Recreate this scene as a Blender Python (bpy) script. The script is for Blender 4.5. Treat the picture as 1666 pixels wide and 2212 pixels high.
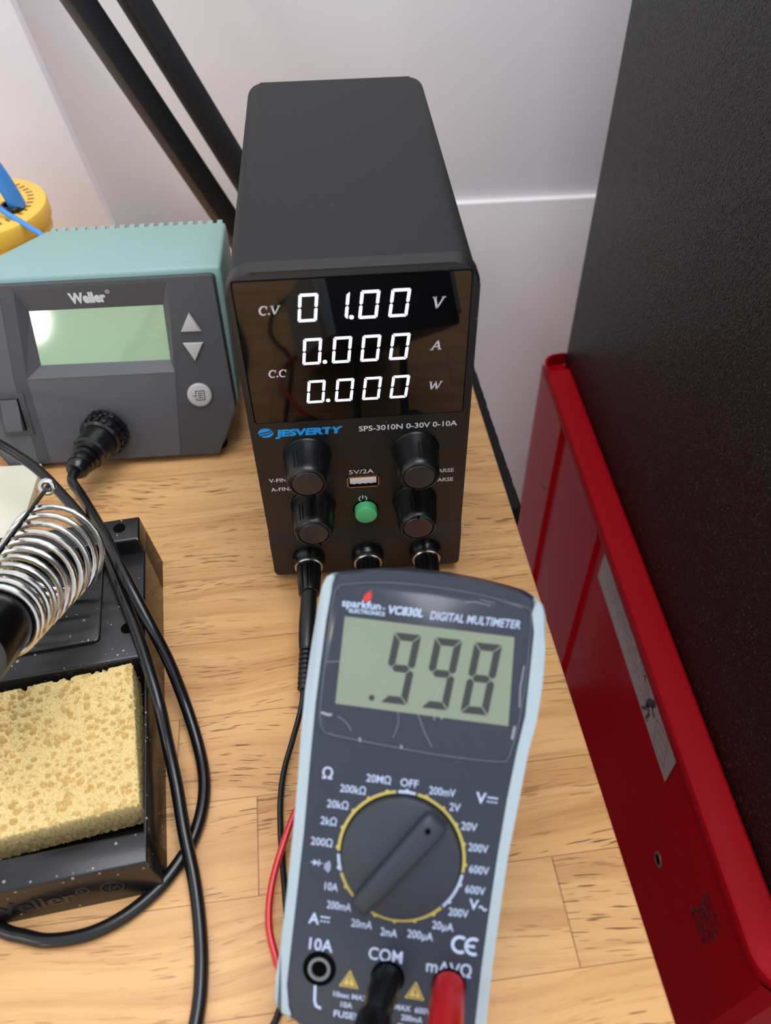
import bpy, bmesh, math, random
from math import sin, cos, pi, radians as R
from mathutils import Vector as V, Matrix, noise

# ------------------------------------------------------------------ clear
for o in list(bpy.data.objects):
    bpy.data.objects.remove(o, do_unlink=True)
scene = bpy.context.scene
COL = scene.collection
random.seed(7)
MM = 0.001

# ------------------------------------------------------------------ camera
cam_d = bpy.data.cameras.new('camera')
cam = bpy.data.objects.new('camera', cam_d)
COL.objects.link(cam)
cr = (0.99698587, -0.07628591, -0.01412912)
cu = (0.06559559, 0.7315918, 0.67857988)
cb = (-0.04142934, -0.67746136, 0.73439071)
cp = (-0.00502055, -0.22130564, 0.27872403)
cam.matrix_world = Matrix(((cr[0], cu[0], cb[0], cp[0]), (cr[1], cu[1], cb[1], cp[1]),
                           (cr[2], cu[2], cb[2], cp[2]), (0, 0, 0, 1)))
cam_d.sensor_fit = 'HORIZONTAL'
cam_d.sensor_width = 27.0
cam_d.lens = 1728.56 / 1666.0 * 27.0
cam_d.clip_start = 0.01
cam_d.clip_end = 20
cam_d.dof.use_dof = True
cam_d.dof.focus_distance = 0.315
cam_d.dof.aperture_fstop = 10.5
scene.camera = cam

# ------------------------------------------------------------------ world, lights, exposure
w = bpy.data.worlds.new('room_light')
scene.world = w
w.use_nodes = True
wb = w.node_tree.nodes['Background']
wb.inputs[0].default_value = (0.90, 0.95, 1.04, 1)
wb.inputs[1].default_value = 0.92


def area(name, loc, target, sx, sy, power, color):
    d = bpy.data.lights.new(name, 'AREA')
    d.shape = 'RECTANGLE'
    d.size, d.size_y = sx, sy
    d.energy = power
    d.color = color
    o = bpy.data.objects.new(name, d)
    COL.objects.link(o)
    o.location = loc
    o.rotation_euler = (V(target) - V(loc)).to_track_quat('-Z', 'Y').to_euler()
    return o


area('window_light', (-1.15, -1.05, 0.85), (-0.05, 0.0, 0.0), 0.55, 0.9, 2.2, (1.0, 0.97, 0.92))
area('overhead_fill', (0.18, 0.08, 1.5), (0.05, 0.05, 0.0), 1.2, 0.9, 17, (0.96, 0.97, 1.0))  # added overhead fill to brighten the bench top, not a known ceiling lamp
lamp_l = area('reading_lamp', (-0.56, -1.03, 0.085), (-0.143, 0.1, 0.07), 0.06, 0.085, 0.34, (1.0, 0.96, 0.86))
lamp_l.data.shape = 'ELLIPSE'
sun_d = bpy.data.lights.new('sun', 'SUN')
sun_d.energy = 0.09
sun_d.angle = R(5)
sun_d.color = (1.0, 0.88, 0.70)
sun = bpy.data.objects.new('sun', sun_d)
COL.objects.link(sun)
sun.rotation_euler = V((0.62, 0.42, -0.66)).to_track_quat('-Z', 'Y').to_euler()

scene.view_settings.view_transform = 'Standard'
scene.view_settings.look = 'None'
scene.view_settings.exposure = 0.14
scene.view_settings.gamma = 1.0
scene.view_settings.use_curve_mapping = False


# ------------------------------------------------------------------ materials
def srgb(r, g, b):
    f = lambda c: (c / 255 / 12.92) if c / 255 <= 0.04045 else ((c / 255 + 0.055) / 1.055) ** 2.4
    return (f(r), f(g), f(b), 1)


MATS = {}


def mat(name, col, rough=0.5, metal=0.0, bump=None, spec=0.5, specks=None, emit=None, coat=0, var=None):
    """bump=(scale, strength, dist); specks=(scale, threshold, colour); var=(scale, amount)"""
    m = bpy.data.materials.new(name)
    m.use_nodes = True
    nt = m.node_tree
    N, L = nt.nodes, nt.links
    b = N['Principled BSDF']
    c = srgb(*col)
    b.inputs['Base Color'].default_value = c
    b.inputs['Roughness'].default_value = rough
    b.inputs['Metallic'].default_value = metal
    b.inputs['Specular IOR Level'].default_value = spec
    b.inputs['Coat Weight'].default_value = coat
    if emit:
        b.inputs['Emission Color'].default_value = (*emit[0], 1)
        b.inputs['Emission Strength'].default_value = emit[1]
    tc = N.new('ShaderNodeTexCoord')
    out = None
    if var:
        n = N.new('ShaderNodeTexNoise')
        n.inputs['Scale'].default_value = var[0]
        n.inputs['Detail'].default_value = 4
        L.new(tc.outputs['Object'], n.inputs['Vector'])
        mx = N.new('ShaderNodeMix')
        mx.data_type = 'RGBA'
        mx.inputs['A'].default_value = tuple(x * (1 - var[1]) for x in c[:3]) + (1,)
        mx.inputs['B'].default_value = tuple(min(1, x * (1 + var[1])) for x in c[:3]) + (1,)
        L.new(n.outputs['Fac'], mx.inputs['Factor'])
        out = mx.outputs['Result']
        L.new(out, b.inputs['Base Color'])
    if specks:
        vo = N.new('ShaderNodeTexVoronoi')
        vo.inputs['Scale'].default_value = specks[0]
        L.new(tc.outputs['Object'], vo.inputs['Vector'])
        rnd = N.new('ShaderNodeSeparateColor')
        L.new(vo.outputs['Color'], rnd.inputs[0])
        th = N.new('ShaderNodeMath')
        th.operation = 'MULTIPLY'
        L.new(rnd.outputs[0], th.inputs[0])
        th.inputs[1].default_value = specks[1]
        p = N.new('ShaderNodeMath')
        p.operation = 'POWER'
        L.new(rnd.outputs[1], p.inputs[0])
        p.inputs[1].default_value = 4
        q = N.new('ShaderNodeMath')
        q.operation = 'MULTIPLY'
        L.new(th.outputs[0], q.inputs[0])
        L.new(p.outputs[0], q.inputs[1])
        lt = N.new('ShaderNodeMath')
        lt.operation = 'LESS_THAN'
        L.new(vo.outputs['Distance'], lt.inputs[0])
        L.new(q.outputs[0], lt.inputs[1])
        mx = N.new('ShaderNodeMix')
        mx.data_type = 'RGBA'
        if out:
            L.new(out, mx.inputs['A'])
        else:
            mx.inputs['A'].default_value = c
        mx.inputs['B'].default_value = srgb(*specks[2])
        L.new(lt.outputs[0], mx.inputs['Factor'])
        L.new(mx.outputs['Result'], b.inputs['Base Color'])
    if bump:
        n = N.new('ShaderNodeTexNoise')
        n.inputs['Scale'].default_value = bump[0]
        n.inputs['Detail'].default_value = 3
        L.new(tc.outputs['Object'], n.inputs['Vector'])
        bp = N.new('ShaderNodeBump')
        bp.inputs['Strength'].default_value = bump[1]
        bp.inputs['Distance'].default_value = bump[2]
        L.new(n.outputs['Fac'], bp.inputs['Height'])
        L.new(bp.outputs[0], b.inputs['Normal'])
    MATS[name] = m
    return m


def wood_material():
    m = bpy.data.materials.new('butcher_block')
    m.use_nodes = True
    nt = m.node_tree
    N, L = nt.nodes, nt.links
    b = N['Principled BSDF']
    tc = N.new('ShaderNodeTexCoord')
    sp = N.new('ShaderNodeSeparateXYZ')
    L.new(tc.outputs['Object'], sp.inputs[0])

    def M(op, a, bb=None, c=None):
        n = N.new('ShaderNodeMath')
        n.operation = op
        for i, x in enumerate((a, bb, c)):
            if x is None:
                continue
            if isinstance(x, (int, float)):
                n.inputs[i].default_value = x
            else:
                L.new(x, n.inputs[i])
        return n.outputs[0]

    X, Y = sp.outputs[0], sp.outputs[1]
    PITCH = 0.034
    rowf = M('DIVIDE', M('ADD', Y, 0.1345), PITCH)
    row = M('FLOOR', rowf)
    fr = M('FRACT', rowf)
    wn = N.new('ShaderNodeTexWhiteNoise')
    wn.noise_dimensions = '1D'
    L.new(M('ADD', row, 3.37), wn.inputs['W'])
    off = wn.outputs['Value']
    LEN = 0.19
    cf = M('ADD', M('DIVIDE', X, LEN), M('MULTIPLY', off, 7.3))
    colm = M('FLOOR', cf)
    fc = M('FRACT', cf)
    wn2 = N.new('ShaderNodeTexWhiteNoise')
    wn2.noise_dimensions = '2D'
    cx = N.new('ShaderNodeCombineXYZ')
    L.new(row, cx.inputs[0])
    L.new(colm, cx.inputs[1])
    L.new(cx.outputs[0], wn2.inputs['Vector'])
    rnd = wn2.outputs['Value']
    # grain space: stretched along x, offset per stave, gently bent
    bend = N.new('ShaderNodeTexNoise')
    bend.inputs['Scale'].default_value = 9
    bend.inputs['Detail'].default_value = 1
    cb2 = N.new('ShaderNodeCombineXYZ')
    L.new(X, cb2.inputs[0])
    L.new(M('ADD', Y, M('MULTIPLY', rnd, 5.0)), cb2.inputs[1])
    L.new(rnd, cb2.inputs[2])
    L.new(cb2.outputs[0], bend.inputs['Vector'])
    yb = M('ADD', M('ADD', Y, M('MULTIPLY', rnd, 3.0)), M('MULTIPLY', bend.outputs['Fac'], 0.03))

    def grain(sx, sy, detail, rough=0.5):
        c = N.new('ShaderNodeCombineXYZ')
        L.new(M('MULTIPLY', X, sx), c.inputs[0])
        L.new(M('MULTIPLY', yb, sy), c.inputs[1])
        L.new(M('MULTIPLY', rnd, 31.0), c.inputs[2])
        n = N.new('ShaderNodeTexNoise')
        n.inputs['Scale'].default_value = 1
        n.inputs['Detail'].default_value = detail
        n.inputs['Roughness'].default_value = rough
        L.new(c.outputs[0], n.inputs['Vector'])
        return n.outputs['Fac']

    g1 = grain(6, 110, 4)
    g2 = grain(22, 420, 3, .6)
    pores = grain(95, 1150, 1)
    mask = grain(9, 60, 2)

    def ramp(x, lo, hi):
        r = N.new('ShaderNodeMapRange')
        r.inputs['From Min'].default_value = lo
        r.inputs['From Max'].default_value = hi
        L.new(x, r.inputs['Value'])
        return r.outputs['Result']

    def mix(f, a, bcol):
        n = N.new('ShaderNodeMix')
        n.data_type = 'RGBA'
        L.new(f, n.inputs['Factor'])
        for k, x in (('A', a), ('B', bcol)):
            if isinstance(x, tuple):
                n.inputs[k].default_value = x
            else:
                L.new(x, n.inputs[k])
        return n.outputs['Result']

    base = mix(rnd, srgb(227, 178, 120), srgb(224, 171, 111))
    c1 = mix(M('MULTIPLY', ramp(g1, .42, .72), .62), base, srgb(180, 122, 72))
    c2 = mix(M('MULTIPLY', ramp(g2, .50, .80), .5), c1, srgb(168, 108, 62))
    pr = M('MULTIPLY', M('MULTIPLY', ramp(pores, .60, .68), ramp(mask, .40, .62)), .80)
    c3 = mix(pr, c2, srgb(104, 62, 34))
    s1 = M('LESS_THAN', fr, 0.012)
    s2 = M('LESS_THAN', fc, 0.0030)
    seam = M('MULTIPLY', M('MAXIMUM', s1, s2), .55)
    c4 = mix(seam, c3, srgb(120, 74, 42))
    L.new(c4, b.inputs['Base Color'])
    b.inputs['Roughness'].default_value = 0.42
    b.inputs['Specular IOR Level'].default_value = 0.35
    bp = N.new('ShaderNodeBump')
    bp.inputs['Strength'].default_value = 0.25
    bp.inputs['Distance'].default_value = 0.0004
    L.new(M('SUBTRACT', 1.0, pr), bp.inputs['Height'])
    L.new(bp.outputs[0], b.inputs['Normal'])
    MATS['wood'] = m
    return m


wood_material()
mat('wall', (244, 241, 243), .85, bump=(60, .05, .002))
mat('trim', (246, 240, 240), .6)
mat('floor', (84, 62, 48), .6)
mat('steel_leg', (40, 40, 42), .5)
mat('case_black', (24, 24, 25), .6, spec=.35, bump=(2600, .35, .0003), specks=(420, .10, (120, 120, 120)))
mat('panel_black', (22, 20, 20), .45, bump=(2500, .12, .0002), specks=(300, .08, (120, 120, 120)))
mat('gloss_black', (9, 8, 8), .04, spec=.6)
mat('knob_black', (13, 13, 14), .32, bump=(2500, .08, .0002))
mat('cap_black', (46, 44, 44), .28)
mat('socket_black', (12, 12, 13), .25)
mat('deep_black', (4, 4, 4), .8, spec=.05)
mat('nickel', (190, 182, 170), .25, 1.0)
mat('brass', (186, 150, 112), .3, 1.0)
mat('chrome', (200, 205, 205), .12, 1.0)
mat('zinc_wire', (214, 214, 208), .22, 1.0)
mat('dark_steel', (92, 96, 94), .22, 1.0)
mat('print_white', (214, 216, 224), .55)
mat('print_blue', (28, 150, 222), .5)
mat('led_white', (240, 240, 255), .5, emit=((.80, .81, 1.0), 1.5))
mat('led_dim', (34, 30, 36), .4)
mat('green_button', (82, 186, 122), .35, spec=.5)
mat('usb_white', (226, 224, 220), .5)
mat('meter_body', (37, 44, 57), .42, bump=(1800, .06, .0002), specks=(420, .06, (150, 150, 150)))
mat('meter_window', (38, 44, 58), .16, specks=(330, .14, (128, 134, 144)), spec=.6)
mat('meter_dial', (38, 44, 53), .5, bump=(1800, .06, .0002), specks=(420, .05, (150, 150, 150)))
mat('rail_white', (164, 180, 187), .45)
mat('lcd_grey', (128, 139, 119), .30, var=(40, .06))
mat('lcd_edge', (150, 148, 108), .35)
mat('lcd_dark', (48, 50, 50), .4)
mat('window_rim', (104, 110, 120), .35)
mat('scratch', (140, 148, 158), .4)
mat('dial_yellow', (196, 176, 92), .5)
mat('meter_print', (180, 196, 224), .5)
mat('warn_yellow', (206, 178, 88), .5)
mat('flame_red', (206, 40, 44), .5)
mat('jack_ring', (112, 116, 120), .4)
mat('red_plastic', (206, 26, 30), .3)
mat('red_shaded', (168, 14, 20), .35)  # red plastic darkened in colour for the shadow on the meter plug
mat('cable_black', (18, 18, 20), .22, bump=(400, .04, .0003))
mat('lead_black', (14, 13, 13), .38, specks=(420, .05, (150, 150, 150)))
mat('teal', (138, 170, 164), .5, bump=(1500, .05, .0002))
mat('station_black', (68, 68, 72), .45, bump=(2200, .15, .0002), specks=(420, .05, (120, 118, 118)))
mat('station_zone', (86, 86, 91), .45, bump=(2200, .15, .0002))
mat('station_lcd', (166, 196, 158), .06, spec=.7)
mat('button_grey', (182, 180, 178), .5)
mat('icon_dark', (58, 64, 74), .5)
mat('logo_grey', (226, 232, 236), .4)
mat('stand_black', (20, 20, 21), .24, bump=(900, .05, .0004), specks=(620, .42, (150, 148, 145)))
mat('stand_emboss', (38, 38, 40), .35)
mat('tube_black', (8, 7, 7), .25, spec=.3)
mat('cream', (226, 222, 200), .7, var=(60, .03))
mat('cream_side', (36, 34, 30), .7)
mat('yellow_tin', (252, 200, 80), .4)
mat('lid_ink', (120, 104, 62), .6)
mat('blue_plug', (72, 148, 226), .45)
mat('lamp_black', (26, 26, 28), .5)
mat('lamp_side', (84, 82, 82), .5)
mat('board_white', (226, 222, 226), .7)
mat('chest_red', (174, 3, 22), .16, spec=.09, specks=(160, .05, (90, 20, 20)))
mat('lip_red', (160, 6, 20), .45, spec=.08, bump=(120, .1, .0008), specks=(200, .1, (90, 20, 24)))
mat('hole_metal', (150, 130, 120), .4, .6)
mat('chest_scuff', (92, 4, 12), .6, bump=(700, .6, .001))
mat('label_paper', (176, 158, 154), .45)
mat('label_ink', (66, 60, 56), .5)
mat('label_grey', (122, 108, 104), .5)
mat('strap_black', (10, 10, 10), .95)


def wrinkle_material():
    m = mat('wrinkle_black', (8, 8, 8), .45, bump=(900, .8, .0015), spec=.28)
    nt = m.node_tree
    N, L = nt.nodes, nt.links
    b = N['Principled BSDF']
    tc = next(x for x in N if x.type == 'TEX_COORD')
    bp = next(x for x in N if x.type == 'BUMP')
    # tiny facets of the wrinkle coat, each tilted its own way, catch the light as glints
    vo = N.new('ShaderNodeTexVoronoi')
    vo.inputs['Scale'].default_value = 1300
    L.new(tc.outputs['Object'], vo.inputs['Vector'])
    sub = N.new('ShaderNodeVectorMath')
    sub.operation = 'SUBTRACT'
    L.new(vo.outputs['Color'], sub.inputs[0])
    sub.inputs[1].default_value = (.5, .5, .5)
    sc = N.new('ShaderNodeVectorMath')
    sc.operation = 'SCALE'
    L.new(sub.outputs[0], sc.inputs[0])
    sc.inputs['Scale'].default_value = 2.0
    ad = N.new('ShaderNodeVectorMath')
    ad.operation = 'ADD'
    L.new(bp.outputs[0], ad.inputs[0])
    L.new(sc.outputs[0], ad.inputs[1])
    nm = N.new('ShaderNodeVectorMath')
    nm.operation = 'NORMALIZE'
    L.new(ad.outputs[0], nm.inputs[0])
    b.inputs['Coat Weight'].default_value = .17
    b.inputs['Coat Roughness'].default_value = .06
    L.new(nm.outputs[0], b.inputs['Coat Normal'])


def sponge_material():
    m = mat('sponge', (242, 214, 146), .9, bump=(1900, .9, .0009), var=(260, .10))
    nt = m.node_tree
    b = nt.nodes['Principled BSDF']
    b.inputs['Subsurface Weight'].default_value = 0.0
    b.inputs['Subsurface Radius'].default_value = (.002, .0012, .0004)


wrinkle_material()
sponge_material()

# ------------------------------------------------------------------ geometry helpers
I4 = Matrix.Identity(4)


def frame(o, ex, ey, ez):
    return Matrix(((ex[0], ey[0], ez[0], o[0]), (ex[1], ey[1], ez[1], o[1]), (ex[2], ey[2], ez[2], o[2]), (0, 0, 0, 1)))


def axis_frame(p0, p1):
    """frame with local z from p0 to p1"""
    z = (V(p1) - V(p0)).normalized()
    x = z.orthogonal().normalized()
    if abs(z.z) < .9:
        x = z.cross(V((0, 0, 1))).normalized()
    y = z.cross(x)
    return frame(p0, x, y, z)


def rrect(x0, z0, x1, z1, r, n=6):
    if not isinstance(r, (tuple, list)):
        r = (r,) * 4       # bl, br, tr, tl
    out = []
    for (cx, cz, rr, a0) in ((x0 + r[0], z0 + r[0], r[0], 180), (x1 - r[1], z0 + r[1], r[1], 270),
                             (x1 - r[2], z1 - r[2], r[2], 0), (x0 + r[3], z1 - r[3], r[3], 90)):
        for i in range(n + 1):
            a = R(a0 + 90 * i / n)
            out.append((cx + rr * cos(a), cz + rr * sin(a)))
    return out


def smooth_path(pts, sub=8):
    """Catmull-Rom through 3-D points"""
    P = [V(p) for p in pts]
    P = [P[0] * 2 - P[1]] + P + [P[-1] * 2 - P[-2]]
    out = []
    for i in range(1, len(P) - 2):
        for k in range(sub):
            t = k / sub
            a, b, c, d = P[i - 1], P[i], P[i + 1], P[i + 2]
            out.append(.5 * ((2 * b) + (-a + c) * t + (2 * a - 5 * b + 4 * c - d) * t * t + (-a + 3 * b - 3 * c + d) * t ** 3))
    out.append(P[-2])
    return out


class MB:
    """collects shapes (in mm, in a frame) into one mesh"""

    def __init__(self, F=I4, s=MM):
        self.bm = bmesh.new()
        self.F = F
        self.s = s

    def v(self, p, F=None):
        return self.bm.verts.new((F or self.F) @ (V(p) * self.s))

    def face(self, vs):
        try:
            return self.bm.faces.new(vs)
        except ValueError:
            return None

    def poly(self, pts, F=None):
        return self.face([self.v(p if len(p) == 3 else (p[0], p[1], 0), F) for p in pts])

    def prism(self, pts, d0, d1, F=None, bevel=0, seg=2, top_only=True):
        """polygon (x,y) extruded along local z from d0 to d1; bevel on the d1 rim"""
        a = [self.v((x, y, d0), F) for x, y in pts]
        b = [self.v((x, y, d1), F) for x, y in pts]
        n = len(pts)
        fs = [self.face(list(reversed(a)) if d1 > d0 else a), self.face(b if d1 > d0 else list(reversed(b)))]
        for i in range(n):
            j = (i + 1) % n
            fs.append(self.face([a[i], a[j], b[j], b[i]] if d1 > d0 else [a[i], b[i], b[j], a[j]]))
        if bevel:
            bs = set(b)
            es = [e for e in self.bm.edges if e.verts[0] in bs and e.verts[1] in bs]
            if not top_only:
                as_ = set(a)
                es += [e for e in self.bm.edges if e.verts[0] in as_ and e.verts[1] in as_]
            bmesh.ops.bevel(self.bm, geom=es, offset=bevel * self.s, segments=seg, affect='EDGES', profile=.5)
        return self

    def box(self, x0, y0, z0, x1, y1, z1, F=None, bevel=0, seg=2):
        vs = [self.v((x, y, z), F) for z in (z0, z1) for y in (y0, y1) for x in (x0, x1)]
        fs = [self.face([vs[i] for i in q]) for q in ((0, 2, 3, 1), (4, 5, 7, 6), (0, 1, 5, 4), (2, 6, 7, 3), (0, 4, 6, 2), (1, 3, 7, 5))]
        if bevel:
            es = list({e for f in fs for e in f.edges})
            bmesh.ops.bevel(self.bm, geom=es, offset=bevel * self.s, segments=seg, affect='EDGES', profile=.5)
        return self

    def lathe(self, prof, F=None, n=40, caps=True, arc=None):
        """prof: list of (radius, z) around the local z axis"""
        rings = []
        for (r, z) in prof:
            if r < 1e-6:
                rings.append([self.v((0, 0, z), F)])
            else:
                rings.append([self.v((r * cos(2 * pi * i / n), r * sin(2 * pi * i / n), z), F) for i in range(n)])
        for a, b in zip(rings, rings[1:]):
            for i in range(n):
                j = (i + 1) % n
                if len(a) == 1 and len(b) == 1:
                    continue
                if len(a) == 1:
                    self.face([a[0], b[j], b[i]])
                elif len(b) == 1:
                    self.face([a[i], a[j], b[0]])
                else:
                    self.face([a[i], a[j], b[j], b[i]])
        if caps:
            if len(rings[0]) > 1:
                self.face(list(reversed(rings[0])))
            if len(rings[-1]) > 1:
                self.face(rings[-1])
        return self

    def tube(self, path, r, n=12, F=None, closed=False):
        """path in mm; r in mm or a list"""
        P = [V(p) for p in path]
        m = len(P)
        rings = []
        up = None
        for i in range(m):
            t = (P[(i + 1) % m] - P[i - 1]) if closed else (P[min(i + 1, m - 1)] - P[max(i - 1, 0)])
            t.normalize()
            if up is None:
                up = t.orthogonal().normalized()
            up = (up - t * up.dot(t)).normalized()
            sd = t.cross(up)
            rr = r[i] if isinstance(r, (list, tuple)) else r
            rings.append([self.v(P[i] + (up * cos(2 * pi * k / n) + sd * sin(2 * pi * k / n)) * rr, F) for k in range(n)])
        for i in range(m if closed else m - 1):
            a, b = rings[i], rings[(i + 1) % m]
            for k in range(n):
                j = (k + 1) % n
                self.face([a[k], a[j], b[j], b[k]])
        if not closed:
            self.face(list(reversed(rings[0])))
            self.face(rings[-1])
        return self

    def ribbon(self, pts, wd, z=0, F=None, h=.06):
        """flat printed stroke of width wd along 2-D points, as a thin solid"""
        P = [V((p[0], p[1])) for p in pts]
        l, r = [], []
        for i in range(len(P)):
            d0 = (P[i] - P[i - 1]).normalized() if i > 0 else None
            d1 = (P[i + 1] - P[i]).normalized() if i < len(P) - 1 else None
            d = ((d0 or d1) + (d1 or d0))
            d = d.normalized() if d.length > 1e-6 else (d1 or d0)
            nn = V((-d.y, d.x))
            k = 1.0
            if d0 is not None and d1 is not None:
                k = 1 / max(.5, abs(nn.dot(V((-d0.y, d0.x)))))
            ww = wd[i] if isinstance(wd, (list, tuple)) else wd
            l.append(P[i] + nn * ww * .5 * k)
            r.append(P[i] - nn * ww * .5 * k)
        for i in range(len(P) - 1):
            q = [r[i], r[i + 1], l[i + 1], l[i]]
            self.prism([(a.x, a.y) for a in q], z, z + h, F)
        return self

    def ring(self, r0, r1, a0, a1, z=0, c=(0, 0), n=None, F=None, h=.06):
        n = n or max(6, int(abs(a1 - a0) / 5))
        for i in range(n):
            t0, t1 = R(a0 + (a1 - a0) * i / n), R(a0 + (a1 - a0) * (i + 1) / n)
            q = [(r0, t0), (r1, t0), (r1, t1), (r0, t1)]
            self.prism([(c[0] + rr * cos(t), c[1] + rr * sin(t)) for rr, t in q], z, z + h, F)
        return self

    def build(self, name, material, parent=None, smooth=35, label=None):
        bmesh.ops.remove_doubles(self.bm, verts=self.bm.verts, dist=1e-7)
        bmesh.ops.recalc_face_normals(self.bm, faces=self.bm.faces)
        me = bpy.data.meshes.new(name)
        self.bm.to_mesh(me)
        self.bm.free()
        ms = material if isinstance(material, (list, tuple)) else [material]
        for k in ms:
            me.materials.append(MATS[k])
        if smooth:
            for p in me.polygons:
                p.use_smooth = True
            me.set_sharp_from_angle(angle=R(smooth))
        o = bpy.data.objects.new(name, me)
        COL.objects.link(o)
        if parent:
            o.parent = parent
        if label:
            o['label'] = label
        return o


def thing(name, label, cat, F=I4, group=None):
    o = bpy.data.objects.new(name, None)
    o.empty_display_size = .01
    COL.objects.link(o)
    o.matrix_world = F
    tag(o, label, cat, group)
    return o


def tag(o, label, cat, group=None):
    o['label'] = label
    o['category'] = cat
    if group:
        o['group'] = group
    return o


def structure(o):
    o['kind'] = 'structure'
    return o


def text_data(s, bold=0.0, shear=0.0):
    cu_ = bpy.data.curves.new('txt', 'FONT')
    cu_.body = s
    cu_.offset = bold
    cu_.shear = shear
    cu_.extrude = 0.0
    cu_.resolution_u = 3
    ob = bpy.data.objects.new('txt', cu_)
    COL.objects.link(ob)
    dg = bpy.context.evaluated_depsgraph_get()
    me = bpy.data.meshes.new_from_object(ob.evaluated_get(dg))
    bpy.data.objects.remove(ob, do_unlink=True)
    bpy.data.curves.remove(cu_)
    return me


_cap = {}


def add_text(mb, s, pos, cap, width=None, align='c', bold=0.012, shear=0.0, F=None, h=.06):
    """put lettering of cap height `cap` (mm) at pos (mm; vertical centre of the capitals) into mb"""
    if (bold, shear) not in _cap:
        m0 = text_data('H', bold, shear)
        ys = [v.co.y for v in m0.vertices]
        _cap[(bold, shear)] = (min(ys), max(ys))
        bpy.data.meshes.remove(m0)
    y0, y1 = _cap[(bold, shear)]
    me = text_data(s, bold, shear)
    if not me.vertices:
        return
    xs = [v.co.x for v in me.vertices]
    x0, x1 = min(xs), max(xs)
    sy = cap / (y1 - y0)
    sx = sy if width is None else width / (x1 - x0)
    W_ = (x1 - x0) * sx
    ox = {'c': -W_ / 2, 'l': 0, 'r': -W_}[align]
    z0 = pos[2] if len(pos) > 2 else 0
    pts = [(pos[0] + ox + (v.co.x - x0) * sx, pos[1] + (v.co.y - (y0 + y1) / 2) * sy) for v in me.vertices]
    vs = [mb.v((p[0], p[1], z0 + h), F) for p in pts]
    for p in me.polygons:
        mb.face([vs[i] for i in p.vertices])
    bpy.data.meshes.remove(me)


SEGS = {'0': 'abcdef', '1': 'bc', '8': 'abcdefg', '9': 'abcdfg'}


def seg_digit(mb, ch, x, y, wd, ht, t, slant, gap=.18, z=0, F=None, h=.06):
    """seven-segment figure; (x, y) bottom-left of the upright box"""
    m = ht / 2
    sk = lambda p: (x + p[0] + slant * p[1] / ht, y + p[1])
    e = t
    sh = {
        'a': [(gap, ht), (wd - gap, ht), (wd - e - gap * .2, ht - e), (e + gap * .2, ht - e)],
        'd': [(gap, 0), (e + gap * .2, e), (wd - e - gap * .2, e), (wd - gap, 0)],
        'f': [(0, ht - gap), (e, ht - e - gap), (e, m + e * .5 + gap * .3), (e * .45, m + gap * .7), (0, m + e * .4 + gap * .6)],
        'b': [(wd, ht - gap), (wd, m + e * .4 + gap * .6), (wd - e * .45, m + gap * .7), (wd - e, m + e * .5 + gap * .3), (wd - e, ht - e - gap)],
        'e': [(0, gap), (0, m - e * .4 - gap * .6), (e * .45, m - gap * .7), (e, m - e * .5 - gap * .3), (e, e + gap)],
        'c': [(wd, gap), (wd - e, e + gap), (wd - e, m - e * .5 - gap * .3), (wd - e * .45, m - gap * .7), (wd, m - e * .4 - gap * .6)],
        'g': [(e * .5 + gap, m), (e + gap * .6, m + e * .5), (wd - e - gap * .6, m + e * .5), (wd - e * .5 - gap, m), (wd - e - gap * .6, m - e * .5), (e + gap * .6, m - e * .5)],
    }
    for k in SEGS[ch]:
        mb.prism([sk(p) for p in sh[k]], z, z + h, F)


def disc_pts(c, r, n=24):
    return [(c[0] + r * cos(2 * pi * i / n), c[1] + r * sin(2 * pi * i / n)) for i in range(n)]


# ================================================================== SETTING
mb = MB(s=1)
mb.box(-2.0, .36, -.75, 1.6, .46, 1.9)
structure(mb.build('wall_back', 'wall', smooth=0))
mb = MB(s=1)
mb.box(0.02, .355, -.75, 1.6, .3605, -.0085, bevel=.0012)
structure(mb.build('trim_1', 'trim'))
mb = MB(s=1)
mb.box(-2.4, -2.4, -.80, 1.6, .46, -.75)
structure(mb.build('floor', 'floor', smooth=0))

# ================================================================== WORKBENCH
TR = R(2.75)
bench = thing('workbench', 'workbench with pale butcher-block wooden top under the instruments', 'table',
              Matrix.Translation((0.0753, -0.06, -.75)) @ Matrix.Rotation(TR, 4, 'Z'))
mb = MB()
mb.box(-1250, -540, -30, 0, 385, 0, bevel=1.2, seg=3)
top = mb.build('tabletop', 'wood', bench)
top.location = (0, 0, .75)
mb = MB()
mb.box(-1200, -500, 660, -50, -480, 720)
mb.build('apron', 'steel_leg', bench, smooth=0)
mb = MB()
mb.box(-1200, 330, 660, -50, 350, 720)
mb.build('apron', 'steel_leg', bench, smooth=0)
for lx, ly in ((-60, -510), (-60, 330), (-1210, -510), (-1210, 330)):
    mb = MB()
    mb.box(lx - 40, ly, 0, lx, ly + 40, 720, bevel=2)
    mb.build('leg', 'steel_leg', bench)

# fuzzy strap on the bench edge
mb = MB(F=Matrix.Translation((0.0753, -0.06, 0)) @ Matrix.Rotation(TR, 4, 'Z'))
rr = random.Random(5)
outl = [(0.15, 94)]
for i in range(60):
    y = 94 + (250 - 94) * i / 59
    outl.append((5.0 - .6 * i / 59 + rr.uniform(-.22, .22), y + (1.5 if i == 0 else 0)))
outl.append((0.15, 250))
mb.prism(outl, -16, -2.0)
tag(mb.build('hook_and_loop_strap', 'strap_black', smooth=0),
    'fuzzy black hook-and-loop strap stuck along the right edge of the workbench', 'strap')

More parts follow.
